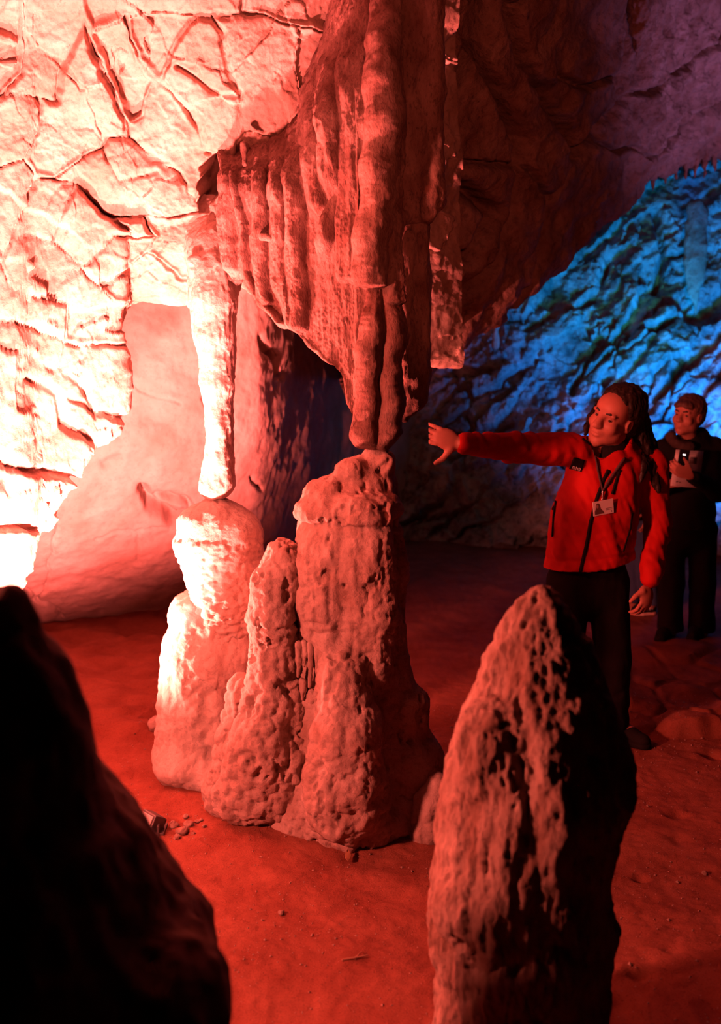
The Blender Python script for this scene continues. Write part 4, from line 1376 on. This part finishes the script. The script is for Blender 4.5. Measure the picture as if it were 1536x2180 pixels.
def shoe(name, heel, toe, mat, parent, sole_mat=None, h=0.006):
    heel, toe = np.array(heel, float), np.array(toe, float)
    d = toe - heel
    L_ = np.linalg.norm(d)
    d /= L_
    f = Field(np.minimum(heel, toe) - 0.12, np.maximum(heel, toe) + 0.16, h)
    f.cone(heel + d * 0.035 + (0, 0, 0.045), heel + d * L_ * 0.6 + (0, 0, 0.040), 0.040, 0.044, 0.02)
    f.cone(heel + d * L_ * 0.6 + (0, 0, 0.036), heel + d * (L_ - 0.045) + (0, 0, 0.030), 0.044, 0.038, 0.02)
    f.cone(heel + d * 0.045 + (0, 0, 0.05), heel + d * 0.055 + (0, 0, 0.115), 0.042, 0.040, 0.03)
    z0 = heel[2]
    f.plane((0, 0, z0 + 0.012), (0, 0, -1))
    o = obj(name, mesh_from(name, *f.mesh(1)), mat, parent)
    g = Field(np.minimum(heel, toe) - 0.10, np.maximum(heel, toe) + 0.10, h * 0.8)
    g.cone(heel + d * 0.035 + (0, 0, 0.012), heel + d * L_ * 0.6 + (0, 0, 0.012), 0.043, 0.048, 0.01)
    g.cone(heel + d * L_ * 0.6 + (0, 0, 0.012), heel + d * (L_ - 0.043) + (0, 0, 0.012), 0.048, 0.041, 0.01)
    g.plane((0, 0, z0 + 0.026), (0, 0, 1), 0.004)
    g.plane((0, 0, z0), (0, 0, -1), 0.004)
    obj('sole', mesh_from('sole', *g.mesh(1)), sole_mat or M['black'], o)
    return o


def surf(bvh, px, py, off=0.003):
    d = Vector(P(px, py, 1.0) - CAMP).normalized()
    loc, n_, i_, dist_ = bvh.ray_cast(Vector(CAMP), d)
    if loc is None:
        return None
    return np.array(loc) + np.array(n_) * off


def strip(name, bvh, pl, wpx, mat, parent, off=0.004, n=24, thick=0.003):
    """a flat band laid on a garment along a line"""
    pl = np.array(pl, float)
    L_ = np.concatenate([[0], np.cumsum(np.hypot(*np.diff(pl, axis=0).T))])
    V_ = []
    for u in np.linspace(0, L_[-1], n):
        x, y = np.interp(u, L_, pl[:, 0]), np.interp(u, L_, pl[:, 1])
        i = min(np.searchsorted(L_, u, 'right') - 1, len(pl) - 2)
        t = pl[i + 1] - pl[i]
        t = t / np.hypot(*t)
        nn = np.array([-t[1], t[0]])
        for sgn in (-1, 1):
            q = surf(bvh, x + nn[0] * sgn * wpx / 2, y + nn[1] * sgn * wpx / 2, off)
            V_.append(q if q is not None else (V_[-2] if len(V_) > 1 else P(x, y, 4.6)))
    V_ = np.array(V_)
    Q_ = np.array([(2 * i, 2 * i + 1, 2 * i + 3, 2 * i + 2) for i in range(n - 1)])
    o = obj(name, mesh_from(name, V_, Q_), mat, parent)
    m = o.modifiers.new('thickness', 'SOLIDIFY')
    m.thickness = thick
    m.offset = 0
    return o


def decal(name, bvh, quad, mat, parent, off=0.004, n=8, thick=0.002):
    """a small panel laid on a garment; quad = four corners tl, tr, br, bl"""
    q4 = np.array(quad, float)
    V_ = []
    for j in range(n):
        for i in range(n):
            a, b = i / (n - 1), j / (n - 1)
            p = (q4[0] * (1 - a) + q4[1] * a) * (1 - b) + (q4[3] * (1 - a) + q4[2] * a) * b
            s_ = surf(bvh, p[0], p[1], off)
            V_.append(s_ if s_ is not None else V_[-1])
    o = obj(name, mesh_from(name, np.array(V_), grid_quads(n, n)), mat, parent)
    m = o.modifiers.new('thickness', 'SOLIDIFY')
    m.thickness = thick
    m.offset = 0
    return o


# --- the guide
GUIDE = empty('person', 'long-haired guide in a red softshell jacket and dark trousers, arm stretched toward the drapery', 'person')
gY = 4.75
Sp = lambda r: r * mpp(1270, 1050, gY)
hc = P(1308, 888, 4.70)
up = np.array([0.27, -0.24, 0.93])
fw = np.array([-0.70, -0.68, 0.0])
up /= np.linalg.norm(up)
fw -= up * (fw @ up)
fw /= np.linalg.norm(fw)
HR = np.stack([np.cross(fw, up), fw, up])
HS = 1.13
rsh, rel_, rwr = P(1218, 957, 4.70), P(1098, 953, 4.60), P(984, 944, 4.46)
lsh, lel, lwr = P(1382, 990, 4.80), P(1402, 1112, 4.80), P(1383, 1232, 4.66)
nb_ = P(1306, 972, 4.76)
hipc = P(1252, 1205, 4.76)
kneeL, knR = P(1204, 1410, 4.68), P(1306, 1410, 4.72)
ankL, ankR = np.array([1.00, 4.72, 0.10]), np.array([1.265, 4.74, 0.10])
lo = np.array([0.30, 4.25, -0.02])
hi = np.array([1.62, 5.05, 1.86])
f = Field(lo, hi, 0.0052)
T = head_sdf(f, hc, HR, HS)
f.cone(T(0, -0.02, -0.06), nb_, 0.058, 0.062, 0.03)
chest = P(1280, 1035, 4.76)
f.cone(nb_, P(1240, 962, 4.72), 0.05, 0.05, 0.04)
f.cone(nb_, P(1360, 985, 4.78), 0.05, 0.05, 0.04)
f.cone(chest, P(1262, 1120, 4.76), 0.15, 0.145, 0.05, 0.72)
f.cone(P(1262, 1120, 4.76), hipc, 0.145, 0.155, 0.05, 0.72)
f.cone(rsh, rel_, 0.055, 0.042, 0.03)
f.cone(rel_, rwr, 0.040, 0.034, 0.02)
f.cone(lsh, lel, 0.055, 0.042, 0.03)
f.cone(lel, lwr, 0.040, 0.029, 0.02)
for hp, kn, an in ((P(1214, 1240, 4.75), kneeL, ankL), (P(1296, 1240, 4.77), knR, ankR)):
    f.cone(hp, kn, 0.088, 0.058, 0.04)
    f.cone(kn, an, 0.056, 0.038, 0.02)
    f.cone(an, an + np.array([0.0, -0.09, -0.05]) if an is ankL else an + np.array([0.10, -0.05, -0.05]), 0.036, 0.030, 0.02)
wr_dir = rwr - rel_
hand_sdf(f, rwr + wr_dir / np.linalg.norm(wr_dir) * 0.02, (-0.84, -0.10, 0.30), (-0.20, -0.1, -0.95), (-0.45, 0.85, 0.0), 1.16, 0.48, 0.06, 1.0)
hand_sdf(f, lwr + np.array([-0.008, -0.02, -0.035]), (-0.14, -0.10, -0.98), (-0.85, -0.45, 0.1), (-0.6, 0.7, 0.0), 1.0, 0.75, 0.05, 0.35)
Vb_, Qb_ = f.mesh(1)
obj('body', mesh_from('body', Vb_, Qb_), M['skin'], GUIDE)
eyes(T, HR, HS, GUIDE)
# hair: swept back from the brow, long waves on both shoulders
f = Field(hc - np.array([0.26, 0.24, 0.42]), hc + np.array([0.34, 0.28, 0.22]), 0.005)
f.ell(T(0, -0.040, 0.058), np.array((0.094, 0.106, 0.088)) * HS, HR, 0.02)
f.ell(T(0, -0.075, -0.010), np.array((0.086, 0.062, 0.100)) * HS, HR, 0.03)
f.ell(T(0, 0.088, -0.052), np.array((0.085, 0.092, 0.118)) * HS, HR, 0.008, True)          # keep the face clear
f.ell(T(0, 0.112, 0.030), np.array((0.060, 0.052, 0.052)) * HS, HR, 0.010, True)
for g, pl in ((1, [(1356, 905, 4.76, 18), (1370, 950, 4.78, 20), (1386, 995, 4.74, 16), (1402, 1046, 4.71, 4)]),
              (1, [(1360, 880, 4.79, 20), (1376, 950, 4.81, 20), (1400, 1000, 4.80, 12), (1412, 1040, 4.78, 3)]),
              (1, [(1356, 950, 4.77, 12), (1370, 990, 4.70, 12), (1364, 1026, 4.66, 3)]),
              (-1, [(1280, 860, 4.80, 10), (1262, 890, 4.80, 9), (1252, 910, 4.79, 7), (1246, 925, 4.78, 4)])):
    chain(f, pl, 0.02)
finish('hair', f, lambda p: 0.006 * fbm(p * np.array([45, 45, 12]), 3) + 0.004 * ridged(p * np.array([70, 70, 22]), 2) * 0.6, M['hair'], GUIDE)
# jacket
f = Field(lo, hi, 0.0062)
f.cone(P(1288, 1010, 4.77), P(1266, 1110, 4.76), Sp(84), Sp(88), 0.05, 0.72)
f.cone(P(1266, 1110, 4.76), P(1252, 1240, 4.76), Sp(88), Sp(101), 0.05, 0.76)
f.cone(P(1225, 958, 4.71), P(1300, 975, 4.78), Sp(34), Sp(48), 0.04)
f.cone(P(1300, 975, 4.78), P(1378, 992, 4.80), Sp(48), Sp(38), 0.04)
pz = P(1250, 1218, 4.6)
f.plane(pz, (0.12, 0.0, -1.0))
f.cone(rsh, rel_, Sp(37), Sp(31), 0.03)
f.cone(rel_, rwr + (rel_ - rwr) * 0.06, Sp(31), Sp(22), 0.02)
f.cone(lsh, lel, Sp(40), Sp(31), 0.03)
f.cone(lel, lwr, Sp(30), Sp(21), 0.02)
for q_, r_ in ((P(1392, 1190, 4.71), 27), (P(1388, 1212, 4.68), 25), (P(1400, 1140, 4.79), 31)):                # bunched sleeve
    f.ell(q_, Sp(r_), k=0.015)
f.cone(P(1296, 962, 4.75), P(1304, 946, 4.75), Sp(47), Sp(44), 0.015, 0.9)                                       # stand-up collar
f.cone(T(0, 0.02, -0.13), P(1300, 930, 4.72), Sp(35), Sp(42), 0.008, sub=True)
dw = (rwr - rel_) / np.linalg.norm(rwr - rel_)
V, Q = f.mesh(2)
N = vnormals(V, Q)
arm = ((V - rel_) @ dw)
onarm = sst(1.03, 0.93, V[:, 0]) * sst(1.25, 1.30, V[:, 2])
wr = 0.006 * np.sin(arm * 62 + 3 * fbm(V * 6, 2)) * onarm * sst(-0.2, 0.4, fbm(V * 7, 2, off=2))
onl = sst(1.40, 1.46, V[:, 0])
wr += 0.006 * np.sin(V[:, 2] * 78 + 4 * fbm(V * 7, 2)) * onl * sst(1.05, 0.85, V[:, 2])
wr += 0.012 * fbm(np.stack([V[:, 0] * 9 + V[:, 2] * 4, V[:, 1] * 7, V[:, 2] * 3], 1), 3) * (1 - onarm) + 0.003 * fbm(V * 18, 2)
hemz = V[:, 2] - (pz[2] + 0.12 * (V[:, 0] - pz[0]))
wr += 0.004 * np.exp(-((hemz - 0.055) / 0.012) ** 2) * -1
V = V + N * wr[:, None]
JK = obj('jacket', mesh_from('jacket', V, Q), M['redcloth'], GUIDE)
JB = BVHTree.FromPolygons(V.tolist(), Q.tolist())
strip('zip', JB, [(1296, 1000), (1285, 1022), (1270, 1065), (1258, 1110), (1248, 1165), (1236, 1217)], 7, M['black'], JK, n=40)
strip('chest_pocket_zip', JB, [(1320, 1000), (1312, 1025), (1304, 1052)], 6, M['black'], JK)
strip('side_pocket_zip', JB, [(1185, 1066), (1180, 1100), (1177, 1143)], 2.4, M['black'], JK)
strip('side_pocket_zip', JB, [(1346, 1092), (1342, 1125), (1327, 1174)], 3, M['black'], JK)
strip('zip_pull', JB, [(1182, 1078), (1179, 1086)], 4, M['black'], JK, n=4)
strip('collar_trim', JB, [(1240, 934), (1252, 944), (1266, 951), (1284, 955)], 3, M['black'], JK, n=12)
decal('chest_patch', JB, [(1221, 973), (1245, 979), (1239, 1004), (1213, 996)], M['black'], JK)
# lettering on the patch: thin white letters m t i a and bars
def glyph(name, lines, w_, ox, oy, ux, uy, vx, vy):
    for a, b in lines:
        strip(name, JB, [(ox + a[0] * ux + a[1] * vx, oy + a[0] * uy + a[1] * vy), (ox + b[0] * ux + b[1] * vx, oy + b[0] * uy + b[1] * vy)], w_, M['white_p'], JK, off=0.0065, n=3, thick=0.001)


letters = [((0, 0), (0, 1)), ((0, 0), (2, 0)), ((1, 0), (1, 1)), ((2, 0), (2, 1)), ((3.2, -0.2), (3.2, 1)), ((2.8, 0.15), (3.7, 0.15)), ((4.4, 0), (4.4, 1)), ((5.4, 0), (5.4, 1)), ((5.4, 0), (6.6, 0)), ((6.6, 0), (6.6, 1)), ((5.4, 0.55), (6.6, 0.55))]
glyph('patch_letter', letters, 1.1, 1220.5, 990.2, 2.55, 0.72, -1.4, 7.0)
# shirt at the open neck
f = Field(nb_ - 0.16, nb_ + 0.16, 0.006)
f.cone(P(1302, 955, 4.74), P(1302, 1000, 4.72), Sp(37), Sp(40), 0.02, 0.85)
f.cone(P(1300, 990, 4.68), P(1293, 1008, 4.66), Sp(12), Sp(5), 0.02)
finish('neck_scarf', f, lambda p: 0.004 * fbm(p * 22, 3), M['black'], GUIDE)
# trousers
f = Field(np.array([0.72, 4.40, 0.0]), np.array([1.58, 5.05, 1.0]), 0.0075)
f.cone(P(1252, 1205, 4.76), P(1252, 1240, 4.76), Sp(80), Sp(84), 0.03, 0.64)
for hp, kn, an in ((P(1210, 1245, 4.75), kneeL, ankL), (P(1296, 1245, 4.77), knR, ankR)):
    f.cone(hp, kn, Sp(47), Sp(36), 0.03)
    f.cone(kn, an + np.array([0, 0, 0.0]), Sp(36), Sp(34), 0.02)
f.plane((0, 0, 0.045), (0, 0, -1))
finish('trousers', f, lambda p: 0.007 * fbm(p * np.array([9, 9, 5]), 3) + 0.005 * np.sin(p[:, 2] * 60 + 5 * fbm(p * 6, 2)) * sst(0.4, 0.1, p[:, 2]), M['trouser'], GUIDE)
z1, z2 = fz(1.32, 4.70), fz(0.97, 4.62)
shoe('shoe', (1.225, 4.80, z1), (1.425, 4.615, z1), M['black'], GUIDE)
shoe('shoe', (1.02, 4.78, z2), (0.93, 4.53, z2), M['black'], GUIDE)

# name badge on its lanyard (hangs from the guide's neck)
BADGE = empty('name_badge', 'white photo name badge on a dark lanyard hanging at the guide\'s chest', 'badge')
strip('strap', JB, [(1263, 957), (1270, 985), (1277, 1020), (1283, 1046)], 5, M['lanyard'], BADGE, off=0.008)
strip('strap', JB, [(1330, 975), (1318, 992), (1300, 1018), (1283, 1046)], 6, M['lanyard'], BADGE, off=0.010)
ck = surf(JB, 1282, 1056, 0.008)
f = Field(ck - 0.03, ck + 0.03, 0.0018)
f.cone(ck + (0, -0.004, 0.022), ck + (0, -0.006, -0.012), 0.005, 0.004, 0.003)
f.ell(ck + (0, -0.006, -0.016), (0.007, 0.004, 0.006), k=0.002)
obj('clip', mesh_from('clip', *f.mesh(1)), M['metal'], BADGE)
bc = surf(JB, 1282, 1080, 0.012)
bx = P(1307, 1090, bc[1]) - P(1258, 1098, bc[1])
bx = np.array([bx[0], 0.03, bx[2] * 0.6 + 0.004])
bx /= np.linalg.norm(bx)
bz = np.array([-bx[2], -0.10, bx[0]])
bz /= np.linalg.norm(bz)
RB = np.stack([bx, np.cross(bz, bx), bz])
yo = RB[1] * (-1 if RB[1][1] > 0 else 1)
bc = bc + yo * 0.004
cw, chh = 0.0535, 0.035
box('card', bc, (cw, 0.0014, chh), RB, plain_mat('badge_card', (0.74, 0.66, 0.62), 0.4, 0.03), BADGE, 0.001)
M['photo'] = plain_mat('portrait_print', (0.13, 0.07, 0.06), 0.5, 0.3, 90)


def flat(name, pts2, mat, lift):
    V_ = np.array([bc + bx * a + bz * b + yo * lift for a, b in pts2])
    V_ = np.concatenate([V_, V_ + yo * 0.0006])
    n = len(pts2)
    me = bpy.data.meshes.new(name)
    me.from_pydata(V_.tolist(), [], [list(range(n))[::-1], list(range(n, 2 * n))] + [[i, (i + 1) % n, n + (i + 1) % n, n + i] for i in range(n)])
    return obj(name, me, mat, BADGE)


por = [(-0.046, -0.028), (-0.046, -0.014), (-0.041, -0.002), (-0.039, 0.014), (-0.034, 0.024), (-0.026, 0.026), (-0.019, 0.020), (-0.017, 0.008), (-0.014, -0.004), (-0.003, -0.016), (0.002, -0.028)]
flat('portrait', por, M['photo'], 0.0016)
flat('portrait_face', [(-0.031 + 0.006 * math.cos(a), 0.010 + 0.009 * math.sin(a)) for a in np.linspace(0, 6.28, 12, endpoint=False)], plain_mat('portrait_face', (0.34, 0.19, 0.15), 0.5), 0.0024)
for k in range(2):
    flat('text_line', [(0.012, -0.008 - 0.007 * k), (0.044, -0.008 - 0.007 * k), (0.044, -0.006 - 0.007 * k), (0.012, -0.006 - 0.007 * k)], M['greyp'], 0.0016)
flat('printed_mark', [(0.038, -0.028), (0.041, -0.028), (0.041, -0.020), (0.038, -0.020)], M['greyp'], 0.0016)

# --- the woman behind
WOM = empty('person', 'short-haired woman in a dark coat standing behind the guide with a leaflet', 'person')
wY = 6.5
Wp = lambda r: r * mpp(1460, 1000, wY)
hc2 = P(1466, 884, 6.45)
up = np.array([0.10, -0.05, 0.99])
fw = np.array([-0.72, -0.69, 0.0])
up /= np.linalg.norm(up)
fw -= up * (fw @ up)
fw /= np.linalg.norm(fw)
HR2 = np.stack([np.cross(fw, up), fw, up])
HS2 = 1.02
lo, hi = np.array([1.60, 6.0, 0.0]), np.array([2.75, 6.95, 1.74])
f = Field(lo, hi, 0.0066)
T2 = head_sdf(f, hc2, HR2, HS2, True)
nb2 = P(1466, 942, 6.52)
f.cone(T2(0, -0.015, -0.06), nb2, 0.05, 0.055, 0.03)
rs2, re2, rw2 = P(1412, 960, 6.52), P(1406, 1035, 6.42), P(1432, 1030, 6.22)
ls2, le2, lw2 = P(1520, 958, 6.55), P(1530, 1048, 6.32), P(1468, 1012, 6.02)
f.cone(rs2, ls2, 0.06, 0.06, 0.05)
f.cone(P(1466, 970, 6.54), P(1462, 1110, 6.54), 0.13, 0.14, 0.05, 0.75)
for a, b, ra, rb in ((rs2, re2, .048, .040), (re2, rw2, .038, .027), (ls2, le2, .048, .040), (le2, lw2, .038, .027), (P(1430, 1130, 6.54), P(1430, 1240, 6.52), .085, .055), (P(1430, 1240, 6.52), P(1428, 1345, 6.52), .055, .04),
                     (P(1496, 1130, 6.54), P(1496, 1240, 6.52), .085, .055), (P(1496, 1240, 6.52), P(1496, 1345, 6.52), .055, .04)):
    f.cone(a, b, ra, rb, 0.03)
hand_sdf(f, rw2, (0.5, -0.5, 0.3), (0.3, -0.2, 0.9), (0.1, 0.9, -0.2), 0.9, 1.0, 0.03, 0.2)
hand_sdf(f, lw2, (-0.88, -0.1, 0.42), (0.3, -0.3, 0.9), (0.0, 0.9, 0.2), 1.0, 1.15, 0.03, 0.2)
obj('body', mesh_from('body', *f.mesh(1)), M['skin'], WOM)
eyes(T2, HR2, HS2, WOM)
f = Field(hc2 - 0.19, hc2 + 0.19, 0.0055)
f.ell(T2(0, -0.024, 0.056), np.array((0.092, 0.106, 0.084)) * HS2, HR2, 0.02)
f.ell(T2(0, -0.060, -0.005), np.array((0.084, 0.062, 0.080)) * HS2, HR2, 0.03)
f.ell(T2(0, 0.078, 0.060), np.array((0.062, 0.036, 0.032)) * HS2, HR2, 0.03)
f.ell(T2(0, 0.085, -0.050), np.array((0.083, 0.090, 0.104)) * HS2, HR2, 0.008, True)
finish('hair', f, lambda p: 0.005 * fbm(p * np.array([40, 40, 24]), 3), M['brownhair'], WOM)
f = Field(lo, hi, 0.0085)
f.cone(P(1464, 985, 6.54), P(1462, 1120, 6.54), Wp(60), Wp(62), 0.05, 0.8)
f.cone(P(1415, 962, 6.52), P(1518, 960, 6.55), Wp(28), Wp(28), 0.05)
f.cone(rs2, re2, Wp(24), Wp(20), 0.03)
f.cone(re2, P(1428, 1030, 6.26), Wp(20), Wp(13), 0.03)
f.cone(ls2, le2, Wp(26), Wp(22), 0.03)
f.cone(le2, P(1476, 1016, 6.04), Wp(19), Wp(14), 0.03)
f.cone(P(1470, 940, 6.52), P(1490, 930, 6.56), Wp(26), Wp(22), 0.03)
f.ell(T2(0, 0.06, -0.13), np.array((0.045, 0.075, 0.07)), HR2, 0.02, True)
f.plane(P(1462, 1130, 6.4), (0, 0, -1))
finish('coat', f, lambda p: 0.008 * fbm(p * 8, 3), M['black'], WOM)
f = Field(P(1444, 930, 6.4) - 0.2, P(1444, 930, 6.4) + 0.2, 0.007)
for a, b, c_ in ((1430, 930, 6.46), (1440, 942, 6.42), (1454, 950, 6.40), (1468, 952, 6.40)):
    f.ell(P(a, b, c_), (0.035, 0.04, 0.035), k=0.03)
finish('scarf', f, lambda p: 0.008 * fbm(p * 18, 3), plain_mat('dark_scarf', (0.05, 0.03, 0.025), 0.9, 0.5, 60), WOM)
f = Field(np.array([1.7, 6.2, 0.0]), np.array([2.7, 6.9, 0.95]), 0.0085)
f.cone(P(1462, 1100, 6.54), P(1462, 1130, 6.54), Wp(56), Wp(54), 0.03, 0.75)
for x in (1430, 1496):
    f.cone(P(x, 1130, 6.54), P(x, 1240, 6.53), Wp(33), Wp(27), 0.03)
    f.cone(P(x, 1240, 6.53), P(x - 2, 1340, 6.52), Wp(27), Wp(28), 0.03)
f.plane((0, 0, 0.05), (0, 0, -1))
finish('trousers', f, lambda p: 0.008 * fbm(p * np.array([9, 9, 5]), 3), M['trouser'], WOM)
for x, tx in ((1430, 1402), (1496, 1470)):
    q = P(x, 1345, 6.55)
    t_ = P(tx, 1345, 6.38)
    z_ = fz(q[0], 6.5)
    shoe('shoe', (q[0], 6.58, z_), (t_[0], 6.36, z_), M['black'], WOM)

# leaflet and phone in her hands
LEAF = empty('leaflet', 'pale printed leaflet held in the woman\'s hand against her dark coat', 'leaflet')
cn = [P(1440, 957, 6.20), P(1499, 960, 6.22), P(1489, 1039, 6.11), P(1428, 1034, 6.09)]
V_ = []
for j in range(6):
    for i in range(6):
        a, b = i / 5, j / 5
        V_.append((cn[0] * (1 - a) + cn[1] * a) * (1 - b) + (cn[3] * (1 - a) + cn[2] * a) * b + np.array([0, -0.012 * math.sin(a * 3.14), 0]))
PAPER = plain_mat('leaflet_paper', (0.66, 0.60, 0.56), 0.6, 0.03)
o = obj('sheet', mesh_from('sheet', np.array(V_), grid_quads(6, 6)), PAPER, LEAF)
o.modifiers.new('thickness', 'SOLIDIFY').thickness = 0.0015
cb = lambda a, b, l=0.004: (cn[0] * (1 - a) + cn[1] * a) * (1 - b) + (cn[3] * (1 - a) + cn[2] * a) * b + np.array([0, -0.012 * math.sin(a * 3.14) - l, 0])
for nm, (a0, b0, a1, b1) in (('printed_picture', (0.52, 0.18, 0.78, 0.36)), ('printed_word', (0.16, 0.86, 0.22, 0.89)), ('printed_word', (0.26, 0.87, 0.32, 0.89))):
    o = obj(nm, mesh_from(nm, np.array([cb(a0, b0), cb(a1, b0), cb(a1, b1), cb(a0, b1)]), np.array([(0, 3, 2, 1)])), M['greyp'], LEAF)
    o.modifiers.new('thickness', 'SOLIDIFY').thickness = 0.001
PH = empty('phone', 'dark handheld device with a tiny white light in the woman\'s hand', 'phone')
pc = P(1456, 976, 6.03)
Rp = frame((-0.2, -0.95, 0.2), (0.15, 0, 1))
box('case', pc, (0.030, 0.006, 0.055), Rp, M['black'], PH, 0.003)
box('screen', pc + Rp[1] * 0.0065, (0.026, 0.0008, 0.048), Rp, plain_mat('dark_glass', (0.01, 0.01, 0.012), 0.1, 0.0, spec=0.6), PH, 0)
box('indicator_light', pc + Rp[1] * 0.0080 + Rp[2] * 0.022, (0.0085, 0.0008, 0.0040), Rp, plain_mat('white_led', (1, 0.98, 0.95), 0.4, 0.0, emit=2.0), PH, 0)

# --- a third visitor, all but hidden behind the guide: jeans and a striped trainer
VIS = empty('person', 'visitor hidden behind the guide, only a striped dark trainer and blue jeans showing', 'person')
f = Field(np.array([1.62, 6.8, 0.0]), np.array([2.35, 7.4, 1.60]), 0.0085)
hc3 = P(1338, 872, 7.12)
up = np.array([0, 0, 1.0])
fw = np.array([-0.9, -0.4, 0.0])
fw /= np.linalg.norm(fw)
HR3 = np.stack([np.cross(fw, up), fw, up])
T3 = head_sdf(f, hc3, HR3, 0.95)
nb3 = P(1345, 925, 7.12)
f.cone(T3(0, -0.015, -0.06), nb3, 0.05, 0.055, 0.03)
f.cone(P(1325, 945, 7.12), P(1372, 945, 7.12), 0.055, 0.055, 0.05)
f.cone(P(1348, 960, 7.12), P(1350, 1090, 7.12), 0.12, 0.13, 0.05, 0.75)
for s_ in (1318, 1380):
    f.cone(P(s_, 950, 7.12), P(s_, 1020, 7.08), 0.046, 0.038, 0.03)
    f.cone(P(s_, 1020, 7.08), P(s_, 1085, 7.0), 0.036, 0.027, 0.02)
    hand_sdf(f, P(s_, 1088, 6.99), (0, -0.1, -1), (-0.8, -0.5, 0), (0.3, 0.8, 0), 0.95, 0.6)
an1, an2 = P(1347, 1285, 7.20), P(1387, 1285, 7.10)
f.cone(P(1340, 1100, 7.12), an1, 0.085, 0.04, 0.03)
f.cone(P(1364, 1100, 7.12), an2, 0.085, 0.04, 0.03)
obj('body', mesh_from('body', *f.mesh(1)), M['skin'], VIS)
f = Field(hc3 - 0.18, hc3 + 0.18, 0.007)
f.ell(T3(0, -0.024, 0.056), np.array((0.088, 0.102, 0.082)), HR3, 0.02)
f.ell(T3(0, -0.060, -0.005), np.array((0.080, 0.060, 0.080)), HR3, 0.03)
f.ell(T3(0, 0.085, -0.045), np.array((0.083, 0.090, 0.112)), HR3, 0.008, True)
finish('hair', f, lambda p: 0.004 * fbm(p * 30, 2), M['hair'], VIS)
f = Field(np.array([1.62, 6.8, 0.6]), np.array([2.35, 7.4, 1.50]), 0.0095)
f.cone(P(1348, 965, 7.12), P(1350, 1110, 7.12), 0.15, 0.16, 0.05, 0.78)
f.cone(P(1325, 948, 7.12), P(1372, 948, 7.12), 0.07, 0.07, 0.05)
for s_ in (1318, 1380):
    f.cone(P(s_, 950, 7.12), P(s_, 1020, 7.08), 0.06, 0.052, 0.03)
    f.cone(P(s_, 1020, 7.08), P(s_, 1080, 7.01), 0.05, 0.042, 0.03)
f.plane(P(1350, 1110, 7.0), (0, 0, -1))
finish('jacket', f, lambda p: 0.006 * fbm(p * 9, 3), M['black'], VIS)
f = Field(np.array([1.62, 6.8, 0.0]), np.array([2.40, 7.45, 0.95]), 0.0085)
f.cone(P(1342, 1098, 7.12), an1, 0.10, 0.058, 0.03)
f.cone(P(1362, 1098, 7.12), an2, 0.10, 0.058, 0.03)
f.plane((0, 0, 0.07), (0, 0, -1))
finish('jeans', f, lambda p: 0.006 * fbm(p * np.array([10, 10, 6]), 3), M['jeans'], VIS)
h3 = floor_at(1396, 1306)
t3 = floor_at(1343, 1302)
z3 = fz(h3[0], h3[1])
sh = shoe('shoe', (h3[0], h3[1] + 0.02, z3), (t3[0] - 0.02, h3[1] - 0.02, z3), M['black'], VIS, M['rubber'], 0.005)
SB = BVHTree.FromObject(sh, bpy.context.evaluated_depsgraph_get()) if False else BVHTree.FromPolygons([v.co[:] for v in sh.data.vertices], [p.vertices[:] for p in sh.data.polygons])
for k in range(3):
    x = 1375 + 5.2 * k
    strip('stripe', SB, [(x + 3 - 1.5, 1289 - k * 0.6), (x + 6 - 1.5, 1299 - k * 0.8)], 2.6, M['white_p'], sh, off=0.003, n=5)
z4 = fz(an1[0], an1[1])
shoe('shoe', (an1[0] + 0.05, an1[1] + 0.03, z4), (an1[0] - 0.19, an1[1] + 0.0, z4), M['black'], VIS, M['rubber'])
